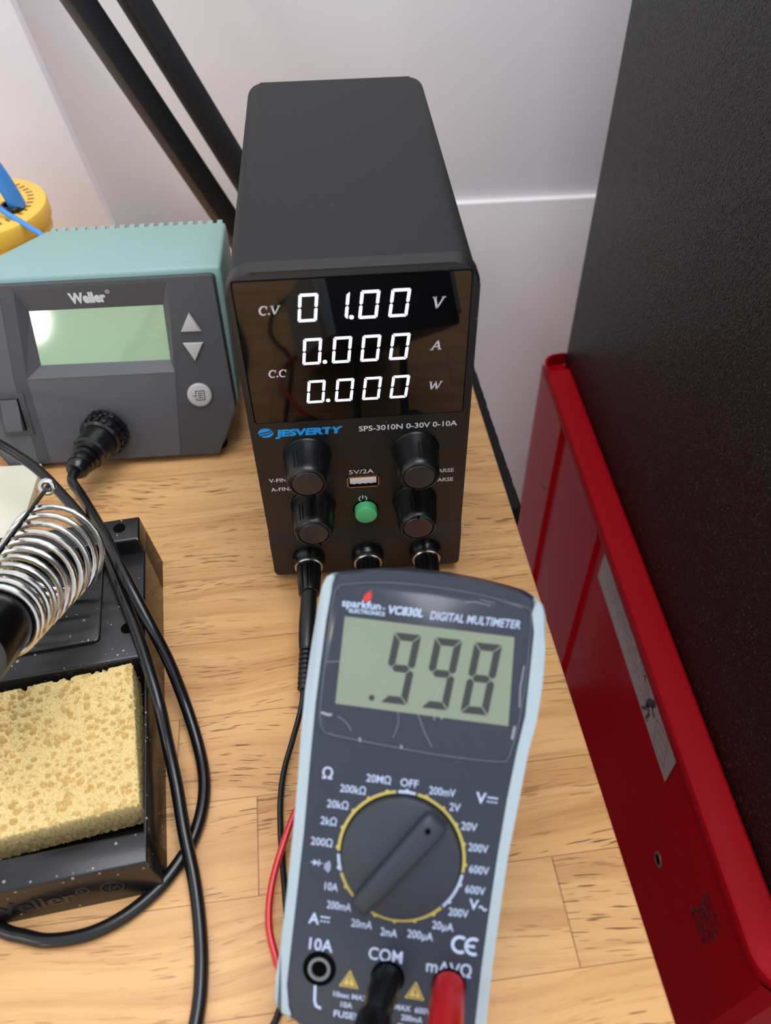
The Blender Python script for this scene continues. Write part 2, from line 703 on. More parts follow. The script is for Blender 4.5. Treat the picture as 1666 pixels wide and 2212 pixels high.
# ================================================================== POWER SUPPLY
psu = thing('power_supply', 'black bench power supply with lit white digits and four knobs', 'power supply')
FX = frame((0, 0, 0), (1, 0, 0), (0, 0, 1), (0, -1, 0))     # local x right, y up, z towards the viewer
mb = MB(F=FX)
mb.prism(rrect(-39.2, 4, 39.2, 149.2, (4, 4, 6.5, 6.5)), -5, -159.5, bevel=1.5)
mb.build('case', 'case_black', psu)
# rubber feet
for fx, fy in ((-30, 15), (30, 15), (-30, 145), (30, 145)):
    mb = MB()
    mb.lathe([(5, 0), (5.5, 4.2)], F=Matrix.Translation((fx * MM, fy * MM, 0)), n=20)
    mb.build('foot', 'deep_black', psu)
# front panel: flat above, stepped forward below a soft ridge
mb = MB(F=FX)
mb.prism(rrect(-40.1, 3.4, 40.1, 150, (3.5, 3.5, 8.5, 8.5), 8), -6.0, 0, bevel=1.0, seg=3)
prof = [(0, 30.6), (.35, 29.2), (.9, 27.2), (1.5, 25.2), (1.75, 24.0), (1.75, 7.6), (1.75, 7.0), (1.75, 6.2), (1.7, 5.4), (1.6, 4.8), (1.4, 4.3), (1.0, 3.9), (.5, 3.65), (0, 3.55)]
n0 = None
rows = []
for (d, z) in prof:
    k = 0 if z > 7.5 else (4.0 - math.sqrt(max(0, 16 - (7.5 - z) ** 2)))
    x = 40.15 - k
    rows.append([mb.v((-x, z, d)), mb.v((x, z, d)), mb.v((-x, z, -1)), mb.v((x, z, -1))])
for a, b in zip(rows, rows[1:]):
    mb.face([a[0], a[1], b[1], b[0]])
    mb.face([a[2], a[0], b[0], b[2]])
    mb.face([a[1], a[3], b[3], b[1]])
mb.build('front_panel', 'panel_black', psu)

WIN = rrect(-37.4, 90.2, 37.1, 146.9, 1.0, 3)
mb = MB(F=FX)
mb.prism(rrect(-37.9, 89.8, 37.5, 147.3, 1.2, 3), -.5, .06)
mb.build('window_dark_gap', 'deep_black', psu, smooth=0)  # black plate paints the dark gap around the display window
mb = MB(F=FX)
mb.prism(WIN, -.4, .22)
win = mb.build('display_window', 'gloss_black', psu, smooth=0, label='glossy black display window')
ZW = .225
rowsd = [(131.6, 10.2, '01.00'), (114.7, 10.4, '0.000'), (98.1, 9.8, '0.000')]
xs = [-18.5, -8.6, 1.0, 10.7]
for (zb, hh, body) in rowsd:
    ds = [c for c in body if c != '.']
    for i, ch in enumerate(ds):
        mb = MB(F=FX)
        seg_digit(mb, ch, xs[i], zb, 6.1, hh, .9, 1.25, gap=.30, z=ZW)
        mb.build('digit', 'led_white', win, smooth=0, label='lit white figure %s' % ch)
    px_ = -1.15 if body[2] == '.' else -10.9
    mb = MB(F=FX)
    mb.prism(disc_pts((px_, zb + .75), .72, 16), ZW, ZW + .06)
    mb.build('decimal_point', 'led_white', win, smooth=0)


def serif_letter(mb, ch, x, y, h, z):
    """small serif italics drawn as strokes; x,y is the lower-left corner"""
    T, t, s = .17 * h, .09 * h, .12 * h

    def st(pts, w_):
        mb.ribbon([(x + (px + .12 * py) * h, y + py * h) for px, py in pts], w_, z)
    if ch in 'VvWw':
        if ch in 'Vv':
            st([(.06, 1), (.36, .02)], T)
            st([(.36, .02), (.78, 1)], t * 1.2)
            st([(-.08, .97), (.22, .97)], t)
            st([(.62, .97), (.90, .97)], t)
        else:
            st([(.04, 1), (.26, .02)], T)
            st([(.26, .02), (.56, .95)], t * 1.2)
            st([(.54, 1), (.78, .02)], T)
            st([(.78, .02), (1.12, 1)], t * 1.2)
            st([(-.10, .97), (.20, .97)], t)
            st([(.98, .97), (1.24, .97)], t)
    elif ch == 'A':
        st([(.06, .02), (.52, .98)], t * 1.2)
        st([(.52, .98), (.78, .02)], T)
        st([(.22, .34), (.66, .34)], t)
        st([(-.08, .04), (.22, .04)], t)
        st([(.62, .04), (.96, .04)], t)
    elif ch == 'C':
        a = [(.42 + .38 * cos(R(d)), .5 + .48 * sin(R(d))) for d in range(42, 322, 14)]
        st(a, [t * 1.2 + (T - t) * max(0, -cos(R(d))) for d in range(42, 322, 14)])
        st([(.72, .98), (.72, .66)], t)
    elif ch == '.':
        mb.prism(disc_pts((x, y + .1 * h), .1 * h, 10), z, z + .06)


def legend(body, x, y, h):
    mb = MB(F=FX)
    cx = x
    for ch in body:
        if ch == '.':
            serif_letter(mb, '.', cx + .02 * h, y, h, ZW)
            cx += .22 * h
        else:
            serif_letter(mb, ch, cx, y, h, ZW)
            cx += (1.25 if ch == 'W' else .95) * h
    mb.build('legend', 'print_white', win, smooth=0, label='white lettering %s' % body)


legend('C.V', -30.4, 134.9, 3.2)
legend('C.C', -30.3, 110.2, 3.0)
legend('V', 24.9, 133.9, 4.2)
legend('A', 24.9, 117.8, 3.7)
legend('W', 24.7, 100.9, 3.5)

# brand mark, printing on the panel
mb = MB(F=FX)
mb.prism([(-34.5 + 2.75 * cos(R(a)), 85.2 + 2.2 * sin(R(a))) for a in range(0, 360, 12)], .0, .06)
mb.build('brand_emblem', 'print_blue', psu, smooth=0, label='blue round emblem')
mb = MB(F=FX)
for k in (0, 1):
    mb.ribbon([(-37.3 + .1 * k, 84.6 - 1.1 * k), (-36, 85.3 - 1.1 * k), (-34.5, 85.45 - 1.1 * k), (-33, 86.0 - 1.1 * k), (-31.8, 87.0 - 1.1 * k)], .38, .06)
mb.build('emblem_wave', 'panel_black', psu, smooth=0)
mb = MB(F=FX)
add_text(mb, 'JESVERTY', (-31.3, 84.75, 0), 3.4, 25.0, 'l', .06, .10)
mb.build('brand_name', 'print_blue', psu, smooth=0, label='blue brand lettering')
mb = MB(F=FX)
add_text(mb, 'SPS-3010N 0-30V 0-10A', (-.6, 84.55, 0), 2.45, 36.2, 'l', .015)
mb.build('model_text', 'print_white', psu, smooth=0)
for s, x, z, al in (('V-FINE', -36.3, 60.8, 'l'), ('A-FINE', -36.1, 55.9, 'l'), ('V-COARSE', 35.5, 60.5, 'r'), ('A-COARSE', 35.5, 55.5, 'r')):
    mb = MB(F=FX)
    add_text(mb, s, (x, z, 0), 2.0, None, al, .015)
    mb.build('knob_label', 'print_white', psu, smooth=0, label='white lettering %s' % s)
mb = MB(F=FX)
add_text(mb, '5V/2A', (-.5, 62.7, 0), 2.15, 9.6, 'c', .006)
mb.build('port_label', 'print_white', psu, smooth=0)
mb = MB(F=FX)
mb.ring(1.35, 1.72, 120, 420, 0, (-.45, 47.6))
mb.ribbon([(-.45, 47.6), (-.45, 49.5)], .38, 0)
mb.build('power_symbol', 'print_white', psu, smooth=0)


def knob(x, z, ang):
    F = FX @ Matrix.Translation((x * MM, z * MM, 0))
    mb = MB(F=F)
    mb.lathe([(9.1, 0), (9.1, .5), (8.85, .9), (8.7, 1.2), (7.75, 12.0), (7.55, 13.6), (7.15, 14.8), (6.6, 15.4), (6.15, 15.5), (6.05, 15.0), (5.95, 14.8)], n=56)
    for k in range(6):
        a = R(ang + 60 * k)
        for s_ in (-1, 1):
            pts = []
            for zz in (5.2, 13.0):
                r = 8.7 - .95 * (zz - 1.2) / 10.8 + .02
                a2 = a + s_ * .085
                pts.append((r * cos(a2), r * sin(a2), zz))
            mb.tube(pts, .3, 6)
    kn = mb.build('knob', 'knob_black', psu)
    mb = MB(F=F)
    mb.lathe([(5.75, 14.6), (5.75, 15.25), (5.5, 15.5), (0, 15.6)], n=40)
    mb.build('knob_cap', 'cap_black', kn)
    mb = MB(F=F)
    a = R(ang - 12)
    mb.box(5.4, -.35, 14.7, 7.0, .35, 15.7, F=F @ Matrix.Rotation(a, 4, 'Z'))
    mb.build('pointer_notch', 'deep_black', kn, smooth=0)
    return kn


knob(-20.5, 73.0, -62)
knob(20.3, 72.8, -98)
knob(-20.5, 45.4, -58)
knob(20.3, 45.0, 103)

# USB port
mb = MB(F=FX)
x0, x1, z0, z1 = -6.3, 6.3, 54.3, 60.4
for bx in ((x0, z0, x1, z0 + .55), (x0, z1 - .55, x1, z1), (x0, z0, x0 + .55, z1), (x1 - .55, z0, x1, z1)):
    mb.box(bx[0], bx[1], -.5, bx[2], bx[3], .35)
usb = mb.build('usb_port', 'brass', psu, smooth=0)
mb = MB(F=FX)
mb.box(x0 + .5, z0 + .5, -.5, x1 - .5, z1 - .5, .05)
mb.build('port_cavity', 'deep_black', usb, smooth=0)
mb = MB(F=FX)
mb.box(-5.2, 56.4, -.4, 5.2, 59.7, .25, bevel=.15)
for k in range(4):
    mb.box(-4 + 2.2 * k, 56.2, -.4, -3.0 + 2.2 * k, 56.8, .2)
mb.build('port_tongue', 'usb_white', usb)
# power button
F = FX @ Matrix.Translation((.5 * MM, 41.6 * MM, 0))
mb = MB(F=F)
mb.lathe([(5.1, -.2), (5.1, .12), (4.7, .12)], n=40)
mb.build('button_well', 'deep_black', psu)
mb = MB(F=F)
mb.lathe([(4.5, -.2), (4.5, 3.4), (4.3, 3.85), (3.9, 4.05), (0, 4.1)], n=40)
mb.build('power_button', 'green_button', psu, label='round green push button')


def terminal(x):
    F = FX @ Matrix.Translation((x * MM, 15.6 * MM, 1.7 * MM))
    mb = MB(F=F)
    mb.lathe([(6.9, 0), (6.9, 2.2), (6.2, 3.4), (5.9, 4.0)], n=40)
    t = mb.build('terminal', 'socket_black', psu)
    mb = MB(F=F)
    mb.lathe([(5.7, 3.8), (5.95, 4.4), (5.95, 5.8), (5.4, 6.2)], n=40)
    mb.build('metal_collar', 'nickel', t)
    mb = MB(F=F)
    n = 60
    prof = [(4.6, 6.0), (5.15, 6.6), (4.95, 12), (4.55, 18.2), (4.2, 19.6), (3.4, 19.9)]
    rings = []
    for (r, z) in prof:
        ring = []
        for i in range(n):
            k = i % 5
            rr_ = r * (.90 if k == 0 and 6.2 < z < 19 else 1)
            ring.append(mb.v((rr_ * cos(2 * pi * i / n), rr_ * sin(2 * pi * i / n), z)))
        rings.append(ring)
    for a, b in zip(rings, rings[1:]):
        for i in range(n):
            j = (i + 1) % n
            mb.face([a[i], a[j], b[j], b[i]])
    mb.face(rings[-1])
    mb.build('binding_nut', 'socket_black', t, smooth=25)


for x in (-24.8, .2, 25.0):
    terminal(x)

# ================================================================== MULTIMETER
tau, psi = R(40), R(-12.5)
mu = V((cos(psi), sin(psi), 0))
mv = V((-sin(psi) * cos(tau), cos(psi) * cos(tau), sin(tau)))
mn = mu.cross(mv)
mo = V((-0.00754816, -0.17948556, 0.03))
MF = frame(mo, mu, mv, mn)
meter = thing('multimeter', 'grey handheld multimeter with big LCD digits, propped up in front', 'multimeter', MF)

inner_l = [(-24.6, 1.5), (-25.6, 4), (-26, 10), (-25.8, 30), (-25.6, 50), (-25.9, 70), (-26, 85), (-25.7, 97), (-25.4, 107), (-24.8, 115), (-24.2, 119.4)]
inner_t = [(-22.5, 120.6), (-14, 122), (-5, 122.7), (6, 122.7), (17, 121.7), (26, 120.3), (29.6, 119.6)]
inner_r = [(30.9, 118.6), (31.4, 115), (31.5, 110), (31.4, 101), (31.2, 88), (29.9, 79), (28.5, 66), (27.3, 50), (26.5, 35), (25.9, 22), (25.6, 8), (24.4, 0)]
inner_b = [(16, -2.6), (0, -3.6), (-14, -2.2), (-21, 0)]
body = list(reversed(inner_l + inner_t + inner_r + inner_b))
mb = MB()
mb.prism(body, -37.5, 0, bevel=1.6, seg=3, top_only=False)
mb.build('body', 'meter_body', meter)
ol = [(-24.4, 120.0), (-26.0, 119.0), (-27.0, 116.6), (-27.5, 110), (-28.1, 100), (-28.6, 88), (-28.5, 76), (-28.1, 64), (-27.9, 49), (-27.9, 34), (-28.1, 20), (-28.6, 11), (-28.6, 6.2), (-27.9, 3.6), (-26.0, 2.2), (-23, .6)]
il = [(-24.0, 1.6), (-25.1, 4), (-25.4, 10), (-25.2, 30), (-25.0, 50), (-25.3, 70), (-25.4, 85), (-25.1, 97), (-24.8, 107), (-24.2, 115), (-23.6, 119)]
mb = MB()
mb.prism(ol + il, -33, .25, bevel=.8, seg=3, top_only=False)
mb.build('side_bumper', 'rail_white', meter, label='pale grey side bumper')
orr = [(30.3, 119.4), (32.7, 117.4), (33.7, 114.5), (34.3, 106), (34.4, 96.4), (33.8, 87), (32.4, 79), (31.1, 66), (29.5, 50.6), (28.7, 35), (28.1, 22), (27.9, 8), (26.6, .4)]
ir = [(24.2, .6), (25.1, 8), (25.4, 22), (26.0, 35), (26.8, 50), (28.0, 66), (29.4, 79), (30.7, 88), (30.9, 101), (31.0, 110), (30.8, 115), (30.0, 118.4)]
mb = MB()
mb.prism(list(reversed(orr + ir)), -33, .25, bevel=.8, seg=3, top_only=False)
mb.build('side_bumper', 'rail_white', meter, label='pale grey side bumper')

wpts = [(-24.0, 84), (-23.9, 101.9), (-23.3, 113.8), (-22.4, 116.3), (-20, 117.5), (-7.3, 119.2), (10.8, 118.9), (26.5, 116.8), (28.9, 116.0), (29.7, 114.2), (30.1, 101.3), (29.3, 87), (28.0, 79), (27.2, 76.6), (25.0, 75.3), (10.5, 75.0), (-3, 75.6), (-19.9, 76.8), (-22.6, 78), (-23.8, 80.4)]
mb = MB()
mb.prism(list(reversed(wpts)), -.6, .35, bevel=.3)
window = mb.build('screen_window', 'meter_window', meter, label='dark glossy window around the LCD')
mb = MB()
wp3 = smooth_path([(p[0], p[1], .30) for p in wpts + wpts[:1]], 4)
mb.tube(wp3, .13, 6)
mb.build('window_rim', 'window_rim', window)
mb = MB()
mb.prism([(-20.0, 85.2), (26.5, 84.8), (26.0, 108.2), (-19.8, 108.8)], .2, .42)
lcd = mb.build('lcd_screen', 'lcd_grey', window, smooth=0, label='grey-green LCD')
ZL = .43
for i, (ch, bx) in enumerate((('9', -8.0), ('9', 3.0), ('8', 13.6))):
    mb = MB()
    seg_digit(mb, ch, bx, 87.1 - .12 * i, 7.3, 18.9, 1.95, 2.1, gap=.3, z=ZL)
    mb.build('lcd_digit', 'lcd_dark', window, smooth=0, label='dark LCD figure %s' % ch)
mb = MB()
mb.prism(disc_pts((-10.3, 87.9), .78, 16), ZL, ZL + .06)
mb.build('decimal_point', 'lcd_dark', window, smooth=0)
ZP = .36
mb = MB()
add_text(mb, 'sparkfun', (-20.9, 112.5, ZP), 2.1, 10.6, 'l', .02)
add_text(mb, 'ELECTRONICS', (-18.8, 110.55, ZP), 1.1, 9.8, 'l', .03)
add_text(mb, 'TM', (-10.0, 112.0, ZP), .5, None, 'l', .02)
mb.build('maker_text', 'meter_print', window, smooth=0)
mb = MB()
mb.prism([(-15.0, 113.6), (-14.2, 113.3), (-13.2, 114.0), (-13.0, 115.2), (-13.3, 115.8), (-13.2, 116.6), (-14.0, 116.0), (-15.0, 115.0), (-15.3, 114.2)], ZP, ZP + .06)
mb.build('flame_mark', 'flame_red', window, smooth=0, label='small red flame mark')
mb = MB()
add_text(mb, 'VC830L', (-8.1, 111.9, ZP), 2.3, 9.4, 'l', .03, .2)
mb.build('model_text', 'meter_print', window, smooth=0)
mb = MB()
add_text(mb, 'DIGITAL MULTIMETER', (3.2, 111.6, ZP), 2.2, 24.0, 'l', .012, .2)
mb.build('title_text', 'meter_print', window, smooth=0)
mb = MB()
for pts, w_ in (([(-3.5, 78), (-2.4, 82), (-3.0, 86), (-2.2, 90), (-1.8, 93)], .10), ([(7.0, 84), (6.4, 88), (7.4, 92), (9.2, 94.6)], .22),
                ([(-13, 104), (-11.5, 101.5), (-9.5, 99.6)], .14), ([(2, 86), (5, 80), (7, 77)], .12), ([(-19, 82), (-16.5, 80.6), (-14.8, 78.6)], .12),
                ([(29.2, 101), (28.7, 95), (29.0, 90)], .3), ([(28.2, 85), (27.8, 81.5)], .6), ([(-23.6, 82.4), (-21.6, 82.0), (-20.6, 82.2)], .7),
                ([(-12.4, 77), (-12.3, 75.9)], .5), ([(-1.2, 76.4), (-.9, 75.5)], .5), ([(12, 116), (15, 116.4), (19, 115.8)], .16), ([(16, 117.2), (20, 116.6)], .12),
                ([(13, 96), (17, 92), (20, 88)], .08), ([(-18, 97), (-23.5, 96)], .12)):
    mb.ribbon(pts, w_, ZL + .01, h=.02)
mb.build('scratches', 'scratch', window, smooth=0, label='pale scratches and worn spots')

# rotary switch
DC = (1.6, 47.4)
FD = Matrix.Translation((DC[0] * MM, DC[1] * MM, 0))
for a0, a1, m_, nm in ((-7, 80, 'dial_yellow', 'yellow'), (100, 183, 'dial_yellow', 'yellow'), (203, 315, 'dial_yellow', 'yellow'),
                       (82, 98, 'meter_print', 'white'), (186, 201, 'meter_print', 'white'), (317, 351, 'meter_print', 'white')):
    mb = MB()
    mb.ring(16.35, 17.15, a0, a1, 0, DC)
    for k in range(20):
        d = (90 + 18 * k) % 360
        if a0 <= d <= a1 or a0 <= d - 360 <= a1:
            mb.prism(disc_pts((DC[0] + 17.1 * cos(R(d)), DC[1] + 17.1 * sin(R(d))), .5, 12), 0, .07)
    mb.build('scale_arc', m_, meter, smooth=0, label='%s arc beside the dial' % nm)
mb = MB(F=FD)
mb.lathe([(16.3, 0), (16.1, .08), (15.9, .1)], n=72)
mb.build('dial_shadow_gap', 'deep_black', meter)
mb = MB(F=FD)
mb.lathe([(15.9, -.2), (15.8, 1.8), (15.6, 2.3), (15.1, 2.6), (0, 2.9)], n=72)
dial = mb.build('rotary_dial', 'meter_dial', meter)
# ridge handle across the dial
FR = FD @ Matrix.Rotation(R(54), 4, 'Z')
mb = MB()
secs = []
for (px_, hw, zt) in ((-17.0, 1.6, 4.0), (-16.2, 2.4, 6.0), (-14.3, 2.8, 6.8), (0, 3.1, 7.0), (11.6, 3.3, 6.8), (14.4, 3.0, 6.0), (15.6, 2.0, 4.4)):
    ring = []
    for (fy, fz) in ((-1.25, 0), (-1.0, .78), (-.8, .94), (-.4, 1), (.4, 1), (.85, .95), (1.0, .80), (1.05, 0)):
        ring.append(mb.v((px_, fy * hw, 2.4 + fz * (zt - 2.4)), FR))
    secs.append(ring)
for a, b in zip(secs, secs[1:]):
    for i in range(7):
        mb.face([a[i], b[i], b[i + 1], a[i + 1]])
mb.face(secs[0])
mb.face(list(reversed(secs[-1])))
mb.build('dial_handle', 'meter_dial', dial, smooth=50)
mb = MB()
mb.lathe([(.75, 6.6), (.75, 7.0), (0, 7.02)], F=FD @ Matrix.Rotation(R(54), 4, 'Z') @ Matrix.Translation((11.6 * MM, .3 * MM, 0)), n=16)
mb.build('pointer_dot', 'deep_black', dial)


def label(s, u, v, cap=2.05, width=None, bold=.02, name='range_label'):
    mb = MB()
    add_text(mb, s, (u, v, 0), cap, width, 'c', bold)
    mb.build(name, 'meter_print', meter, smooth=0, label='pale lettering %s' % s)


OM = '\u03a9'
for s, u, v, wd in (('20M' + OM, -6.3, 66.6, 6.6), ('OFF', 2.0, 66.6, 4.8), ('200mV', 10.9, 65.5, 7.0), ('200k' + OM, -12.9, 63.0, 7.0),
                    ('20k' + OM, -16.6, 58.5, 5.8), ('2V', 14.6, 61.9, 2.9), ('2k' + OM, -18.6, 53.8, 4.4), ('20V', 18.8, 57.4, 4.2), ('200' + OM, -19.9, 48.1, 5.9),
                    ('200V', 21.7, 52.2, 5.2), ('600V', 22.4, 46.6, 5.2), ('10A', -16.1, 36.8, 3.6), ('600V', 21.9, 41.3, 5.2), ('200mA', -13.5, 32.1, 6.6),
                    ('200V', 18.1, 34.9, 5.2), ('20mA', -7.0, 28.3, 5.6), ('20\u00b5A', 14.4, 30.9, 5.6), ('2mA', .4, 27.2, 4.4), ('200\u00b5A', 8.7, 27.7, 6.8)):
    label(s, u, v, 2.05, wd, .010)
label(OM, -20.2, 66.4, 3.0, None, .012, 'function_label')
label('10A', -17.3, 21.3, 3.1, 6.4, .015, 'jack_label')
label('COM', .1, 21.2, 3.2, 9.0, .012, 'jack_label')
label('mAV' + OM, 17.0, 20.3, 3.2, 11.8, .010, 'jack_label')
label('10sec MAX', -8.0, 9.3, 1.35, 9.4, .02, 'warning_text')
label('10A', -8.9, 6.9, 1.45, 3.1, .02, 'warning_text')
label('FUSED', -8.4, 4.3, 1.7, 7.4, .025, 'warning_text')
label('MAX  600V', 8.6, 8.5, 1.5, 9.6, .02, 'warning_text')
label('200mA', 8.6, 6.1, 1.5, 5.6, .02, 'warning_text')
label('FUSED', 8.6, 3.6, 1.6, 7.0, .02, 'warning_text')
mb = MB()
add_text(mb, 'V', (21.2, 65.2, 0), 2.9, None, 'c', .02)
mb.ribbon([(22.8, 65.6), (25.6, 65.6)], .35, 0)
for k in range(3):
    mb.ribbon([(22.8 + k, 64.5), (23.5 + k, 64.5)], .35, 0)
mb.build('function_label', 'meter_print', meter, smooth=0, label='pale DC volts symbol')
mb = MB()
add_text(mb, 'V', (21.9, 37.6, 0), 2.7, None, 'c', .02)
mb.ribbon([(23.3 + i * .2, 36.9 + .45 * sin(i * 2 * pi / 10)) for i in range(11)], .4, 0)
mb.build('function_label', 'meter_print', meter, smooth=0, label='pale AC volts symbol')
mb = MB()
add_text(mb, 'A', (-19.9, 27.9, 0), 2.9, None, 'c', .02)
mb.ribbon([(-18.2, 28.6), (-15.6, 28.6)], .35, 0)
for k in range(3):
    mb.ribbon([(-18.2 + .95 * k, 27.5), (-17.55 + .95 * k, 27.5)], .35, 0)
mb.build('function_label', 'meter_print', meter, smooth=0, label='pale DC amps symbol')
mb = MB()
mb.prism([(-21.6, 43.3), (-20.2, 42.5), (-21.6, 41.7)], 0, .06)
mb.ribbon([(-22.3, 42.5), (-19.2, 42.5)], .25, 0)
mb.ribbon([(-20.1, 43.4), (-20.1, 41.6)], .28, 0)
for k in range(3):
    mb.ring(.8 + .6 * k, 1.1 + .6 * k, -42, 42, 0, (-19.2, 41.9))
mb.build('function_label', 'meter_print', meter, smooth=0, label='pale diode and buzzer symbol')
# CE mark
mb = MB()
mb.ring(1.55, 2.35, 55, 305, 0, (19.3, 26.8))
mb.ring(1.55, 2.35, 60, 300, 0, (22.8, 26.8))
mb.ribbon([(20.9, 26.8), (23.2, 26.8)], .7, 0)
mb.build('conformity_mark', 'meter_print', meter, smooth=0)
for (tx, ty, kind) in ((-8.8, 13.4, 0), (8.8, 13.1, 1)):
    mb = MB()
    mb.prism([(tx - 2.6, ty - 1.9), (tx + 2.6, ty - 1.9), (tx, ty + 2.6)], 0, .06)
    t = mb.build('warning_triangle', 'warn_yellow', meter, smooth=0)
    mb = MB()
    mb.ribbon([(tx - 1.9, ty - 1.5), (tx + 1.9, ty - 1.5), (tx, ty + 1.8), (tx - 1.9, ty - 1.5)], .22, .06)
    if kind == 0:
        mb.ribbon([(tx, ty + .8), (tx, ty - .4)], .35, .06)
        mb.prism(disc_pts((tx, ty - .95), .22, 10), .06, .1)
    else:
        mb.ribbon([(tx + .3, ty + .8), (tx - .3, ty - .1), (tx + .3, ty - .1), (tx - .1, ty - 1.1)], .25, .06)
    mb.build('triangle_mark', 'icon_dark', t, smooth=0)
mb = MB()
mb.ribbon([(-17.8, 11.0), (-17.5, 6.6), (-17.0, 5.4), (-15.6, 4.9)], .7, 0)
mb.build('bracket_line', 'meter_print', meter, smooth=0)
mb = MB()
mb.ribbon([(20.4, 5.9), (21.6, 5.7), (22.0, 4.6), (21.9, 1)], .7, 0)
mb.build('bracket_line', 'meter_print', meter, smooth=0)
JK = ((-17.1, 15.1), (1.2, 15.5), (17.4, 16.0))
for (ju, jv) in JK:
    F = Matrix.Translation((ju * MM, jv * MM, 0))
    mb = MB(F=F)
    mb.lathe([(4.5, -.2), (4.5, .1), (4.2, .14), (3.2, .12)], n=40)
    j = mb.build('input_jack', 'deep_black', meter)
    mb = MB(F=F)
    mb.lathe([(3.0, 0), (3.0, .5), (2.7, .6), (2.3, .6), (2.2, .16), (0, .16)], n=36)
    mb.build('jack_ring', 'jack_ring', j)
    mb = MB(F=F)
    mb.lathe([(2.1, .1), (2.1, .2), (0, .2)], n=28)
    mb.build('jack_hole', 'deep_black', j)
# tilt stand behind
bk = -37.5
mb = MB()
p0 = V((2.5, 78, bk))
p1 = MF.inverted() @ V((0.0115, -0.062, 0.0015)) / MM
dirv = (p1 - p0)
for s_ in (-12, 12):
    mb.tube([p0 + V((s_, 0, 0)), p1 + V((s_, 0, 0)) * 1], 2.0, 10)
mb.tube([p1 + V((-13.9, 0, 0)), p1 + V((13.9, 0, 0))], 2.0, 10)
mb.tube([p0 + V((-13.9, 0, 0)), p0 + V((13.9, 0, 0))], 2.0, 10)
mb.build('tilt_stand', 'meter_body', meter)

# ================================================================== TEST LEADS
W2 = lambda u, v, n: tuple((MF @ V((u * MM, v * MM, n * MM))) / MM)


def banana_body(lead, m, pts, rad):
    mb = MB()
    mb.tube(pts, rad, 24)
    return mb.build('plug', m, lead)


bl = thing('test_lead', 'black test lead from the left power supply terminal to the COM socket', 'test lead', Matrix.Translation((-.037, -.10, 0)))
bl_inv = bl.matrix_world.inverted()


def lead_part(lead, name, m, pts, rad, n=16, sub=1, smooth=35):
    F = lead.matrix_world.inverted()
    mb = MB(F=F)
    if sub > 1:
        pts = smooth_path(pts, sub)
    mb.tube(pts, rad, n)
    return mb.build(name, m, lead, smooth)


def plug_profile(p0, p1, prof):
    """points and radii along p0->p1 from (t, r)"""
    a, b = V(p0), V(p1)
    return [tuple(a + (b - a) * t) for t, r in prof], [r for t, r in prof]


# sleeve in the left terminal
pts, rad = plug_profile((-24.9, -21.3, 15.6), (-26.5, -47, 13.2), ((0, 3.3), (.3, 3.35), (.52, 3.5), (.8, 3.3), (.95, 2.9), (1, 2.6)))
lead_part(bl, 'plug_sleeve', 'lead_black', pts, rad, 24)
prof = []
for i in range(9):
    prof += [((i + .02) / 9, 2.0), ((i + .2) / 9, 2.75 - .05 * i), ((i + .62) / 9, 2.75 - .05 * i), ((i + .8) / 9, 2.0)]
pts, rad = plug_profile((-26.4, -46, 13.3), (-27.9, -64, 11.8), prof)
lead_part(bl, 'strain_relief', 'lead_black', pts, rad, 20, smooth=30)
# COM plug
c0 = V(W2(1.2, 15.5, .2))
c1 = V(W2(-.2, 13.0, 14))
c2 = V(W2(-1.3, 10.6, 30))
pts = [tuple(c0), tuple(c0.lerp(c1, .5)), tuple(c1), tuple(c1.lerp(c2, .05)), tuple(c1.lerp(c2, .12)), tuple(c1.lerp(c2, .6)), tuple(c2)]
lead_part(bl, 'plug', 'tube_black', pts, [4.0, 4.0, 4.0, 4.3, 4.7, 4.5, 3.6], 28)
c3 = V(W2(-2.5, 4, 44))
cab = [(-27.7, -62, 12.0), (-28.8, -71.2, 11.4), (-32.4, -81.9, 7.5), (-35.6, -90.4, 3.4), (-37.1, -99.7, 1.3), (-37.0, -111.3, 1.1), (-36.2, -122.3, 1.1),
       (-35.2, -132.7, 1.1), (-34.2, -146, 1.1), (-34.4, -157.0, 1.1), (-37.3, -167.2, 1.1), (-42.8, -176, 1.1), (-47, -190, 1.1), (-44, -212, 1.4), (-28, -226, 8), (-14, -222, 34),
       tuple(c3), tuple(c2 + (c3 - c2) * .45), tuple(c2)]
lead_part(bl, 'cable', 'lead_black', cab, 1.1, 10, 10)

rl = thing('test_lead', 'red test lead looping out beside the multimeter, plugged into its right socket', 'test lead', Matrix.Translation((-.036, -.13, 0)))
pts, rad = plug_profile((25.0, -21.3, 15.6), (25.0, -47, 14.0), ((0, 3.3), (.5, 3.5), (.95, 2.9), (1, 2.2)))
lead_part(rl, 'plug_sleeve', 'red_plastic', pts, rad, 24)
c0 = V(W2(17.4, 16.0, .2))
c1 = V(W2(16.9, 14.0, 14))
c2 = V(W2(16.6, 11.6, 32))
pts = [tuple(c0.lerp(c2, t)) for t in (0, .12, .4, .8, .95, 1)]
lead_part(rl, 'plug', 'red_shaded', pts, [4.1, 4.3, 4.45, 4.3, 3.8, 2.6], 28)
c3 = V(W2(15, 6, 44))
cab = [(25, -46.5, 14), (25, -56, 11), (24, -70, 5), (20, -84, 2), (8, -92, 1.2), (-10, -96, 2.5), (-24, -101, 7), (-30.7, -107.8, 8.5), (-35.6, -119.9, 8), (-38.7, -129.3, 6.2), (-40.0, -137.4, 4.8),
       (-39.8, -144.0, 3.6), (-38.1, -150.5, 2.6), (-36.3, -155.0, 1.6), (-30.5, -163, 1.2), (-18, -175, 1.2), (-4, -188, 1.2), (8, -205, 3), (14, -220, 20), (16, -218, 36), tuple(c3), tuple(c2 + (c3 - c2) * .45), tuple(c2)]
lead_part(rl, 'cable', 'red_plastic', cab, 1.15, 10, 10)

